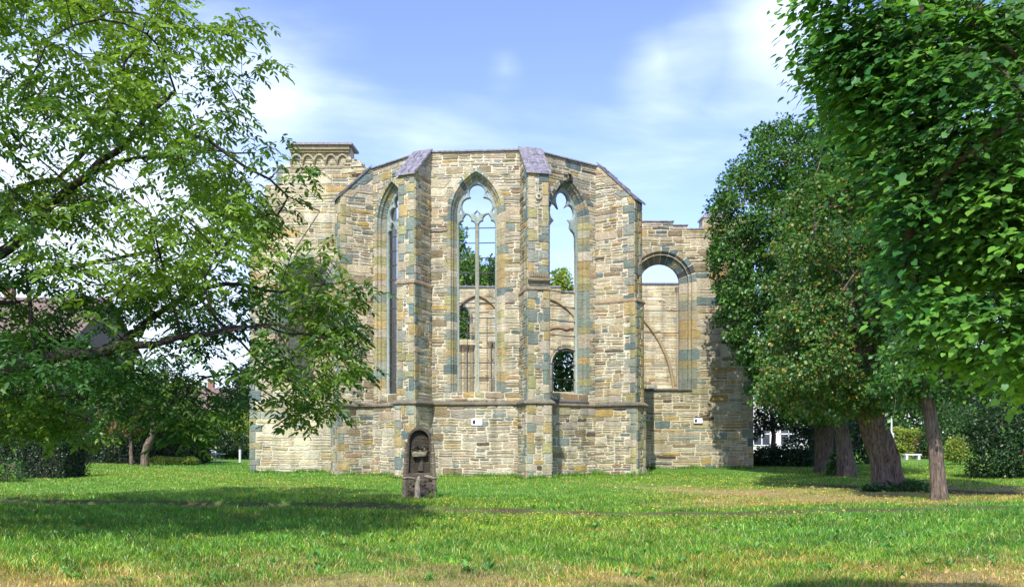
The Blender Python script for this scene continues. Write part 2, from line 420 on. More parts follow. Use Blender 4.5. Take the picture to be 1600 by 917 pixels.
# ------------------------------------------------------------------ trees
def vnoise(P, s, seed):
    x, y, z = P[:, 0]*s+seed, P[:, 1]*s-seed*1.3, P[:, 2]*s+seed*0.7
    return (np.sin(x*1.3+1.7*np.sin(z*0.9))+np.sin(y*1.7+1.3*np.sin(x*1.1))+np.sin(z*1.9+1.5*np.sin(y*0.8))+0.5*np.sin(2.9*x+2.1*z)+0.5*np.sin(3.1*z-2.3*y))/4
def poly_sample(poly, n, Y, thick, r, edge_k=1.0, gap=0.0, gs=1.0, front=0.0, seed=0, ragged=0.0):
    """points inside a crown volume whose outline (seen from the lawn) is poly, Y metres away"""
    poly = np.array(poly, float); x0, y0 = poly.min(0); x1, y1 = poly.max(0)
    out = []; tot = 0
    while tot < n:
        m = n*3
        p = np.stack([x0+(x1-x0)*r.random(m), y0+(y1-y0)*r.random(m)], -1)
        a = poly; b = np.roll(poly, -1, 0)
        c = ((a[None, :, 1] > p[:, None, 1]) != (b[None, :, 1] > p[:, None, 1])) & (p[:, None, 0] < (b[None, :, 0]-a[None, :, 0])*(p[:, None, 1]-a[None, :, 1])/(b[None, :, 1]-a[None, :, 1]+1e-9)+a[None, :, 0])
        ins = c.sum(1) % 2 == 1
        p = p[ins]
        ab = b-a; ap = p[:, None, :]-a[None]
        t = np.clip((ap*ab[None]).sum(-1)/((ab**2).sum(-1)[None]+1e-9), 0, 1)
        d = np.linalg.norm(ap-t[..., None]*ab[None], axis=-1).min(1)
        dm = d*Y/FPX
        half = thick*np.sqrt(np.clip(1-(1-np.clip(dm/(thick*edge_k), 0, 1))**2, 0.02, 1))
        s = r.random(len(p))*2-1
        if front: s = np.sign(s)*np.abs(s)**(1-front*0.7)
        YY = Y+half*s
        YE = Y+(YY-Y)*0.75      # crowns taper towards the lawn
        W = np.stack([(p[:, 0]-CX)/FPX*YE, YY, EYE+(HY-p[:, 1])/FPX*YE], -1)
        if ragged:
            nrm_ = (W-W.mean(0)); nrm_ /= np.maximum(np.linalg.norm(nrm_, axis=1, keepdims=True), 1e-6)
            edge = np.clip(1-dm/(thick*0.5), 0, 1)[:, None]
            W = W+nrm_*edge*(ragged*0.9*vnoise(W, 1.9/max(ragged, .3)**0.5, seed+9)[:, None]+ragged*0.9*(r.random((len(W), 1))**5))+np.array([0, 0, 1])*edge*ragged*1.1*(r.random((len(W), 1))**6)
        if gap: W = W[vnoise(W, gs, seed+3.3) > gap-0.5]
        out.append(W); tot += len(W)
    return np.concatenate(out)[:n]

def grow(limbs, pts, step=0.45, sag=0.12, r=None):
    """limbs: list of (points, radii).  returns nodes, parents, minimum radii"""
    P = []; par = []; mr = []
    for pl, rad in limbs:
        pl = [Vector(p) for p in pl]
        if not P: prev = -1
        else:
            prev = int(np.argmin(((np.array(P)-np.array(pl[0]))**2).sum(1)))
            if (Vector(P[prev])-pl[0]).length < 0.25: pl = pl[1:]; rad = rad[1:]
        last = None
        for i, p in enumerate(pl):
            start = last if last is not None else (Vector(P[prev]) if prev >= 0 else None)
            if start is not None:
                L = (p-start).length; k = max(1, int(L/0.3)); r0 = mr[prev] if last is not None else rad[i]
                for j in range(1, k+1):
                    q = start.lerp(p, j/k)
                    wob = Vector(rng.normal(0, 0.012+0.012*(j < k), 3))*(1 if rad[i] < 0.2 else 0.2)
                    P.append(tuple(q+wob)); par.append(prev); mr.append(r0+(rad[i]-r0)*j/k); prev = len(P)-1
            else:
                P.append(tuple(p)); par.append(-1); mr.append(rad[i]); prev = 0
            last = p
    cap = 60000
    A = np.zeros((cap, 3)); n = len(P); A[:n] = P
    skip = min(4, n-1)     # do not hang twigs on the foot of the trunk
    tips = []
    for q in pts:
        d = ((A[skip:n]-q)**2).sum(1)
        j = int(np.argmin(d))+skip; L = math.sqrt(d[j-skip])
        if L < 0.05 or n > cap-60: continue
        k = max(1, int(L/step)+1)
        base = A[j].copy(); perp = rng.normal(0, 1, 3)*L*0.07
        prev = j
        for i in range(1, k+1):
            t = i/k
            pt = base+(q-base)*t+perp*math.sin(math.pi*t)+np.array([0, 0, sag*L*math.sin(math.pi*t)])
            A[n] = pt; par.append(prev); mr.append(0.0); prev = n; n += 1
        tips.append(prev)
    return A[:n], np.array(par), np.array(mr), np.array(tips)
def tree_tubes(A, par, mr, tip=0.006, p=2.3, sides=5, rmin_draw=0.0):
    n = len(A); acc = np.zeros(n); child = np.full(n, -1); best = np.zeros(n)
    rad = np.zeros(n)
    for i in range(n-1, -1, -1):
        rad[i] = max(acc[i]**(1/p) if acc[i] > 0 else tip, mr[i], tip)
        # explicit limbs keep the thickness they were given
        if mr[i] > 0: rad[i] = mr[i]
        if par[i] >= 0:
            acc[par[i]] += rad[i]**p
            if rad[i] > best[par[i]]: best[par[i]] = rad[i]; child[par[i]] = i
    idx = np.array([i for i in range(n) if par[i] >= 0 and rad[i] >= rmin_draw])
    pa = par[idx]
    d = A[idx]-A[pa]; L = np.linalg.norm(d, axis=1, keepdims=True); d = d/np.maximum(L, 1e-6)
    def frame(d):
        ref = np.where(np.abs(d[:, 1:2]) < 0.9, np.array([[0, 1, 0.0]]), np.array([[1.0, 0, 0]]))
        a = np.cross(d, ref); a /= np.linalg.norm(a, axis=1, keepdims=True); return a, np.cross(d, a)
    nodedir = np.zeros((n, 3)); nodedir[idx] = d; nodedir[par < 0] = (0, 0, 1)
    main = child[pa] == idx
    r1 = rad[idx]; r0 = np.where(main, np.minimum(rad[pa], r1*2.2+0.001), r1*1.25); r0 = np.where(main, rad[pa], r0)
    d0 = np.where(main[:, None], nodedir[pa], d)
    a0, b0 = frame(d0); a1, b1 = frame(d)
    th = np.arange(sides)*2*np.pi/sides
    ring0 = A[pa][:, None]+r0[:, None, None]*(a0[:, None]*np.cos(th)[None, :, None]+b0[:, None]*np.sin(th)[None, :, None])
    ring1 = A[idx][:, None]+r1[:, None, None]*(a1[:, None]*np.cos(th)[None, :, None]+b1[:, None]*np.sin(th)[None, :, None])
    V = np.concatenate([ring0, ring1], 1).reshape(-1, 3); m = len(idx)
    base = (np.arange(m)*2*sides)[:, None]
    F = np.concatenate([base+np.array([[k, (k+1) % sides, sides+(k+1) % sides, sides+k]]) for k in range(sides)])
    return V, [F], np.full((len(V), 3), 0.5)

def cluster_leaves(tips, per, spread, size, pal, w, tmpl, r, center, up=0.6, droop=0.2, flat=0.6):
    n = len(tips)*per
    off = r.normal(0, 1, (n, 3)); off /= np.linalg.norm(off, axis=1, keepdims=True); rr = r.random(n)**0.5
    pos = np.repeat(tips, per, 0)+off*rr[:, None]*np.array([spread, spread, spread*flat])
    outw = pos-center; outw /= np.maximum(np.linalg.norm(outw, axis=1, keepdims=True), 1e-6)
    nrm = outw*0.6+np.array([0, 0, up])+r.normal(0, 0.55, (n, 3))
    dr = off*0.8+outw*0.5+np.array([0, 0, -droop])+r.normal(0, 0.3, (n, 3))
    sz = size*(0.6+0.7*r.random(n))
    return leaf_mesh(pos, dr, nrm, sz, palette(n, pal, w, r), tmpl)

def hero_trunk(name, pts, rads, parent, mat, ridges=14, amp=0.1, seed=0, knots=()):
    """thick trunk with buttressed foot, bark ridges and knots"""
    N = 56; rows = 60; pts = [Vector(p) for p in pts]
    cum = [0]
    for a, b in zip(pts, pts[1:]): cum.append(cum[-1]+(b-a).length)
    V = []; 
    for i in range(rows+1):
        s = cum[-1]*i/rows
        c = Vector([np.interp(s, cum, [p[k] for p in pts]) for k in range(3)]); rad = float(np.interp(s, cum, rads))
        for k in range(N):
            t = 2*math.pi*k/N
            q = Vector((math.cos(t)*2.2, math.sin(t)*2.2, s*0.55+seed*7))
            rg = mnoise.noise(Vector((math.cos(t)*ridges*0.42, math.sin(t)*ridges*0.42, s*0.9+seed*3)))
            big = mnoise.noise(q*0.6)
            foot = math.exp(-s/0.22)*(0.12+0.14*math.sin(t*5+seed)+0.06*math.sin(t*3-seed))
            rr = rad*(1+amp*(abs(rg)*2-0.5)+0.10*big+foot)
            for (ks, kt, kr, ka) in knots:
                dd = ((s-ks)/kr)**2+((((t-kt+math.pi) % (2*math.pi))-math.pi)*rad/kr)**2
                rr += ka*math.exp(-dd)
            V.append((c.x+math.cos(t)*rr, c.y+math.sin(t)*rr, c.z))
    F = []
    for i in range(rows):
        for k in range(N): F.append((i*N+k, i*N+(k+1) % N, (i+1)*N+(k+1) % N, (i+1)*N+k))
    me = bpy.data.meshes.new(name); me.from_pydata(V, [], F)
    return link_mesh(name, me, mat, parent, smooth=True)

# --- the old walnut tree reaching in from the left
def px3(l): return [at(*p) for p in l]
wroot_loc = at(-300, 680, 13.0); wroot_loc.z = float(height(wroot_loc.x, 13.0))
walnut = empty('walnut_tree', tuple(wroot_loc), 'large walnut tree with open crown of long leaflets reaching in from the left edge', 'tree')
w0 = Vector(wroot_loc)
limbs = [([w0, at(-290, 640, 13), at(-270, 560, 13.1), at(-250, 500, 13.1)], [0.34, 0.28, 0.26, 0.24]),
    ([at(-250, 500, 13.1), at(-120, 470, 13), at(-40, 425, 13), at(10, 390, 13), at(60, 345, 12.8), at(110, 290, 12.7), at(185, 235, 12.5), at(230, 180, 12.2), at(275, 145, 12)], [0.2, 0.13, 0.11, 0.095, 0.08, 0.07, 0.055, 0.042, 0.03]),
    ([at(-270, 560, 13.1), at(-120, 600, 12.6), at(0, 582, 12.2), at(60, 566, 12.0), at(105, 553, 12), at(175, 547, 12), at(240, 538, 11.9), at(330, 520, 11.9), at(430, 505, 12), at(520, 535, 12)], [0.2, 0.13, 0.11, 0.10, 0.085, 0.075, 0.05, 0.032, 0.02, 0.012]),
    ([at(110, 290, 12.7), at(180, 255, 12.9), at(300, 238, 13), at(400, 240, 13.2)], [0.045, 0.035, 0.022, 0.012]),
    ([at(175, 547, 12), at(235, 500, 13), at(270, 475, 13.2), at(300, 455, 13.4), at(350, 442, 13.5), at(440, 455, 13.7), at(540, 440, 13.8)], [0.06, 0.055, 0.05, 0.045, 0.035, 0.02, 0.01]),
    ([at(230, 180, 12.2), at(330, 222, 12.5), at(385, 262, 12.6), at(450, 305, 12.8), at(500, 330, 12.9)], [0.03, 0.028, 0.022, 0.014, 0.008]),
    ([at(-250, 500, 13.1), at(-190, 250, 13.2), at(-120, 0, 13.4), at(-20, -150, 13.4)], [0.2, 0.14, 0.09, 0.05]),
    ([at(-40, 425, 13), at(20, 300, 13.6), at(90, 280, 14.2), at(160, 210, 14.6), at(210, 100, 15), at(240, 20, 15)], [0.07, 0.055, 0.045, 0.04, 0.025, 0.015]),
    ([at(175, 215, 12.5), at(185, 160, 12.4), at(195, 100, 12.2), at(230, 30, 12)], [0.03, 0.025, 0.02, 0.01]),
    ([at(60, 566, 12.0), at(45, 470, 12.0), at(40, 420, 12.1), at(60, 330, 12.1)], [0.03, 0.025, 0.02, 0.012]),
    ([at(-270, 560, 13.1), at(-180, 520, 15), at(-60, 470, 16), at(60, 430, 16.4), at(200, 400, 16.4), at(330, 370, 16)], [0.14, 0.10, 0.08, 0.06, 0.035, 0.018]),
    ([at(300, 455, 13.4), at(400, 560, 13.4), at(480, 610, 13.2)], [0.03, 0.02, 0.01])]
r_ = np.random.default_rng(21)
out_w = [(-330, -260), (200, -200), (300, -60), (300, 15), (335, 45), (400, 35), (425, 75), (412, 130), (405, 200), (440, 232), (470, 270), (528, 305), (515, 365), (572, 440), (555, 500), (588, 560), (562, 600), (495, 662), (420, 640), (345, 648), (300, 690), (250, 660), (120, 668), (0, 676), (-200, 690), (-380, 640), (-460, 300)]
out_main = [(-300, -200), (120, -160), (300, 10), (400, 60), (395, 200), (425, 300), (500, 345), (510, 430), (560, 490), (560, 590), (480, 650), (300, 640), (120, 655), (-100, 670), (-300, 640), (-380, 300)]
pts = np.concatenate([poly_sample(out_main, 260, 13.2, 2.8, r_, 0.9), poly_sample(out_w, 2350, 13.2, 3.0, r_, 0.8, gap=0.70, gs=1.8, seed=2, ragged=0.15)])
A, par, mr, tips = grow(limbs, pts, 0.35, 0.08)
V, F, C = tree_tubes(A, par, mr, 0.0045, 2.35, 6)
wtrunk = mesh_np('trunk', V, F, C, M_BARKD, walnut, smooth=True)
# compound leaves: each with seven leaflets
tp = A[tips]; ntp = len(tp)
per = 5; n = ntp*per
base = np.repeat(tp, per, 0)+r_.normal(0, 0.10, (n, 3))
az = r_.random(n)*2*np.pi
rd = np.stack([np.cos(az), np.sin(az), -0.15-0.5*r_.random(n)], -1); rd /= np.linalg.norm(rd, axis=1, keepdims=True)
L = 0.22+0.12*r_.random(n)
upv = np.array([0, 0, 1.0])+r_.normal(0, 0.25, (n, 3)); sv = np.cross(rd, upv); sv /= np.linalg.norm(sv, axis=1, keepdims=True)
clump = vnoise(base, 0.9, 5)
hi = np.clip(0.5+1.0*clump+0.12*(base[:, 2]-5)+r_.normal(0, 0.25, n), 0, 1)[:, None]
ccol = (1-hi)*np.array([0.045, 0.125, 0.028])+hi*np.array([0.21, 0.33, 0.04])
pl_ = []
for k, (t, sgn) in enumerate(((0.35, 1), (0.35, -1), (0.62, 1), (0.62, -1), (0.86, 1), (0.86, -1), (1.0, 0))):
    pos = base+rd*(L*t)[:, None]-np.array([0, 0, 1])*(L*t*t*0.18)[:, None]
    dv = rd*(0.55 if sgn else 1.0)+sv*sgn*0.8-np.array([0, 0, 0.22])+r_.normal(0, 0.15, (n, 3))
    nr = upv+r_.normal(0, 0.3, (n, 3))
    sz = (0.095+0.03*t)*(0.75+0.5*r_.random(n))
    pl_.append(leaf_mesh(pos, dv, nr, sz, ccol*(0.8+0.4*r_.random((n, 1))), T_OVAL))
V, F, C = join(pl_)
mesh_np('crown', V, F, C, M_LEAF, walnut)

# --- lindens on the right
LIN_D = [(0.045, 0.13, 0.022), (0.075, 0.19, 0.03), (0.14, 0.27, 0.04), (0.025, 0.08, 0.02)]
LIN_Y = [(0.05, 0.14, 0.028), (0.10, 0.21, 0.035), (0.27, 0.26, 0.04), (0.34, 0.20, 0.05)]
def linden(label, foot, path, rads, poly, Y, thick, ntips, per, size, pal, w, seed, ridges=14, amp=0.1, knots=(), cap_top=True, tmpl=T_DIA, spread=0.29, gap=0.26, gs=1.35):
    r = np.random.default_rng(seed)
    ft = at(*foot); ft.z = float(height(ft.x, ft.y))-0.03
    t = empty('linden_tree', tuple(ft), label, 'tree', 'linden trees in a row right of the ruin')
    pp = [ft]+[at(*p) for p in path]
    hero_trunk('trunk', pp, rads, t, M_BARK, ridges, amp, seed, knots)
    top = pp[-1]; c = np.array(poly, float).mean(0); cc = at(c[0], c[1], Y)
    pts = np.concatenate([poly_sample(poly, 60, Y, thick*0.7, r, 1.0), poly_sample(poly, ntips, Y, thick, r, 1.0, gap=gap, gs=gs, front=0.75, seed=seed, ragged=0.55)])
    limb = [([top-Vector((0, 0, 0.35)), top, top.lerp(cc, 0.45)+Vector((0, 0.1, 0.3)), top.lerp(cc, 0.9)], [rads[-1]*0.9, rads[-1]*0.85, rads[-1]*0.5, rads[-1]*0.25])]
    for k in range(5):
        e = Vector(pts[k*7]); limb.append(([top+Vector((0, 0, -0.1)), top.lerp(e, 0.35)+Vector((0, 0, 0.5)), top.lerp(e, 0.75)+Vector((0, 0, 0.3))], [rads[-1]*0.55, rads[-1]*0.3, 0.03]))
    A, par, mr, tips = grow(limb, pts, 0.5, 0.05)
    V, F, C = tree_tubes(A, par, mr, 0.007, 2.4, 5)
    mesh_np('branches', V, F, C, M_BARK, t, smooth=True)
    tp = A[tips]
    V, F, C = cluster_leaves(tp, per, spread, size, pal, w, tmpl, r, np.array(cc)-np.array([0, 0, 0.5]), up=0.5, droop=0.45, flat=0.75)
    mesh_np('crown', V, F, C, M_LEAF, t)
    return t
far_poly = [(1180, 213), (1230, 205), (1290, 186), (1335, 175), (1400, 230), (1410, 590), (1340, 650), (1240, 655), (1195, 630), (1160, 575), (1128, 500), (1112, 420), (1112, 360), (1125, 320), (1148, 262)]
linden('dark green linden farthest in the row with two-toned furrowed trunk beside the ruin corner', (1290, 738, 36), [(1288, 700, 36), (1287, 660, 36), (1284, 610, 36)], [0.40, 0.37, 0.35, 0.30],
       far_poly, 35, 3.6, 3000, 30, 0.14, LIN_D, [3, 4, 2, 2], 31, 12, 0.12)
linden('leaning linden second farthest in the row with a bare lower trunk beside ivy', (1325, 743, 33), [(1319, 700, 33), (1313, 660, 33), (1307, 600, 33)], [0.36, 0.30, 0.26, 0.22],
       [(1230, 300), (1300, 160), (1380, 120), (1480, 200), (1500, 500), (1450, 620), (1360, 655), (1260, 645), (1200, 600)], 32.5, 3.2, 1500, 26, 0.14, LIN_D, [3, 4, 1, 2], 32, 12, 0.1)
linden('thick leaning linden with deeply ridged split trunk and yellowing seed clusters', (1391, 766, 24.5), [(1381, 715, 24.5), (1368, 675, 24.5), (1354, 630, 24.5), (1335, 560, 24.6)], [0.45, 0.41, 0.39, 0.37, 0.30],
       [(1296, 128), (1360, 110), (1440, 180), (1490, 380), (1480, 600), (1400, 640), (1330, 652), (1250, 642), (1195, 606), (1205, 545), (1235, 455), (1218, 400), (1245, 330), (1300, 290), (1318, 230)], 24.5, 2.7, 2400, 28, 0.105, LIN_Y, [5, 5, 1.2, 0.4], 33, 20, 0.16, knots=((1.55, -1.7, 0.14, 0.14), (0.9, -1.55, 0.16, -0.16), (0.55, -1.55, 0.18, -0.17), (0.2, -1.55, 0.2, -0.16)), gap=0.44, gs=1.7)
linden('slender upright linden standing nearest the rut with a thin dark trunk', (1468, 783, 20.2), [(1464, 730, 20.2), (1460, 690, 20.2), (1450, 630, 20.2), (1446, 580, 20.2)], [0.20, 0.165, 0.155, 0.145, 0.12],
       [(1380, 260), (1480, 200), (1680, 180), (1720, 420), (1660, 560), (1590, 590), (1500, 618), (1420, 632), (1370, 600), (1395, 520), (1400, 400)], 20.2, 2.2, 1700, 26, 0.10, LIN_D, [3, 4, 2, 2], 34, 10, 0.06)

# --- the near linden whose leafy shoots fill the upper right
near = empty('linden_tree', (5.3, 4.9, 0.0), 'nearest linden with large bright heart-shaped leaves hanging in at the upper right edge', 'tree', 'linden trees in a row right of the ruin')
hero_trunk('trunk', [(5.3, 4.9, -0.03), (5.3, 4.9, 1.2), (5.2, 4.9, 2.4), (5.05, 4.85, 3.7)], [0.36, 0.30, 0.28, 0.22], near, M_BARK, 16, 0.12, 35)
near_poly = [(1278, -40), (1285, 50), (1282, 90), (1300, 115), (1310, 150), (1355, 165), (1362, 215), (1340, 255), (1385, 300), (1370, 350), (1400, 400), (1372, 455), (1360, 500), (1440, 520), (1400, 560), (1490, 575), (1530, 610), (1600, 590), (1800, 600), (2000, 480), (2000, -40), (1310, -40)]
YN = 4.35
r = np.random.default_rng(77)
pn = poly_sample(near_poly, 3600, YN, 0.95, r, 0.9, gap=0.55, gs=3.6, seed=7)
limbs = [([Vector((5.1, 4.85, 3.4)), at(2000, 100, 4.6), at(1800, 60, 4.5), at(1560, 20, 4.4), at(1400, 0, 4.35)], [0.12, 0.08, 0.05, 0.03, 0.012]),
         ([Vector((5.1, 4.85, 3.2)), at(1850, 330, 4.6), at(1650, 320, 4.5), at(1500, 280, 4.35)], [0.10, 0.05, 0.03, 0.012]),
         ([Vector((5.15, 4.88, 2.7)), at(1850, 480, 4.6), at(1700, 470, 4.5), at(1560, 455, 4.35), at(1430, 450, 4.3)], [0.08, 0.05, 0.03, 0.02, 0.008])]
A, par, mr, tips = grow(limbs, pn, 0.2, 0.05)
V, F, C = tree_tubes(A, par, mr, 0.0035, 2.4, 6)
mesh_np('branches', V, F, C, M_BARK, near, smooth=True)
# leafy shoots pointing outward to the left and slightly down, leaves in two ranks
tp = A[tips]; ns = len(tp); sh = 3; base = np.repeat(tp, sh, 0); n = len(base)
sd_ = np.stack([-0.9+0.55*r.normal(0, 1, n)*0.7, -0.35+0.5*r.normal(0, 1, n), -0.12+0.28*r.normal(0, 1, n)], -1); sd_ /= np.linalg.norm(sd_, axis=1, keepdims=True)
side = np.cross(sd_, np.array([0, 0, 1.0])); side /= np.linalg.norm(side, axis=1, keepdims=True)
SL = 0.18+0.13*r.random(n)
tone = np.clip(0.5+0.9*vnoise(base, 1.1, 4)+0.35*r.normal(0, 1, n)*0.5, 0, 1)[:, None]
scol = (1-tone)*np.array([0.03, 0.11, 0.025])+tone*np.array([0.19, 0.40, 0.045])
pl_ = []
for k in range(6):
    t = k/5; sg = 1 if k % 2 else -1
    pos = base+sd_*(SL*t)[:, None]-np.array([0, 0, 1])*(SL*t*t*0.25)[:, None]+side*sg*0.015
    dv = sd_*(0.55+0.6*(k == 5))+side*sg*(0.75 if k < 5 else 0.1)-np.array([0, 0, 0.42])+r.normal(0, 0.18, (n, 3))
    nr = np.array([-0.25, -0.22, 1.0])+r.normal(0, 0.26, (n, 3))
    sz = (0.056-0.018*t)*(0.5+0.8*r.random(n))
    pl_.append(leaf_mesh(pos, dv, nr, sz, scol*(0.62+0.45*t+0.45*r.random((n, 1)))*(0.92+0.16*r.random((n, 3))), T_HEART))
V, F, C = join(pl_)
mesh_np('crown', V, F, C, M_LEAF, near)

# ================================================================== the ruin
rs = random.Random(11)
RUBBLE = [((0.50, 0.44, 0.33), 26), ((0.46, 0.385, 0.26), 20), ((0.55, 0.50, 0.40), 18), ((0.40, 0.37, 0.31), 16), ((0.47, 0.35, 0.15), 11), ((0.25, 0.29, 0.27), 7), ((0.15, 0.20, 0.20), 3), ((0.13, 0.10, 0.075), 2), ((0.40, 0.27, 0.17), 4), ((0.33, 0.32, 0.19), 5), ((0.30, 0.24, 0.16), 12)]
ASHLAR = [((0.235, 0.28, 0.25), 18), ((0.30, 0.325, 0.275), 15), ((0.45, 0.35, 0.18), 15), ((0.38, 0.35, 0.19), 17), ((0.48, 0.42, 0.30), 20), ((0.52, 0.47, 0.37), 10), ((0.17, 0.225, 0.225), 6)]
PALE = [((0.60, 0.54, 0.38), 30), ((0.56, 0.485, 0.31), 24), ((0.62, 0.575, 0.45), 20), ((0.48, 0.42, 0.29), 14), ((0.50, 0.36, 0.18), 5), ((0.35, 0.36, 0.32), 4), ((0.22, 0.18, 0.13), 3)]
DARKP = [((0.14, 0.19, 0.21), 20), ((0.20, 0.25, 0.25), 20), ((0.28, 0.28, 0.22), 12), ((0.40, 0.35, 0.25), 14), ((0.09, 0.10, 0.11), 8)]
MORTAR = (0.70, 0.65, 0.54)
def pick(pal):
    t = rs.random()*sum(w for _, w in pal)
    for c, w in pal:
        t -= w
        if t <= 0: break
    k = 0.86+0.28*rs.random()
    return tuple(x*k*(0.97+0.06*rs.random()) for x in c)
class Face:
    def __init__(s, O, P):
        s.O = Vector((O[0], O[1], 0)); d = Vector((P[0]-O[0], P[1]-O[1], 0)); s.L = d.length; s.u = d.normalized()
        s.n = Vector((s.u.y, -s.u.x, 0))
    def p(s, u, v, d=0.0):
        q = s.O+s.u*u+s.n*d; return (q.x, q.y, v)
def stone(M, fc, ul, ur, ul2, ur2, vb, vt, raise_, col, g=0.015, wave=None, cut=0.035):
    """one stone; ul..ur along its bottom edge, ul2..ur2 along its top"""
    if min(ur-ul, ur2-ul2) < 0.03 or vt-vb < 0.03: return
    j = lambda a: rs.uniform(-a, a)
    c = min(cut, (vt-vb)*0.3, (ur-ul)*0.3)
    wb = (lambda u: wave(u, vb)) if wave else (lambda u: 0); wt_ = (lambda u: wave(u, vt)) if wave else (lambda u: 0)
    a, b, a2, b2 = ul+g, ur-g, ul2+g, ur2-g; lo, hi = vb+g, vt-g; jj = c*0.45
    um, um2 = (a+b)/2, (a2+b2)/2
    out = [(a+c+j(jj), lo), (um+j(c), lo+j(jj*0.7)), (b-c+j(jj), lo), (b, lo+c+j(jj)), (b2, hi-c+j(jj)), (b2-c+j(jj), hi), (um2+j(c), hi+j(jj*0.7)), (a2+c+j(jj), hi), (a2, hi-c+j(jj)), (a, lo+c+j(jj))]
    n = len(out); half = n//2
    vs = []
    pts_ = []
    for k, (u, v) in enumerate(out):
        pts_.append((u, v+(wb(u) if (v < (lo+hi)/2) else wt_(u))))
    cu = sum(p[0] for p in pts_)/n; cv_ = sum(p[1] for p in pts_)/n
    for u, v in pts_: vs.append(fc.p(u, v, -0.012))
    ins = 0.008
    for u, v in pts_:
        uu = u+(ins if u < cu else -ins); vv = v+(ins if v < cv_ else -ins)
        vs.append(fc.p(uu, vv, raise_+j(0.004)))
    vs.append(fc.p(cu+j(0.03), cv_, raise_+rs.uniform(0.0, 0.014)))
    fs = [(k, (k+1) % n, n+(k+1) % n, n+k) for k in range(n)]+[(n+k, n+(k+1) % n, 2*n) for k in range(n)]
    M.add(vs, fs, col)
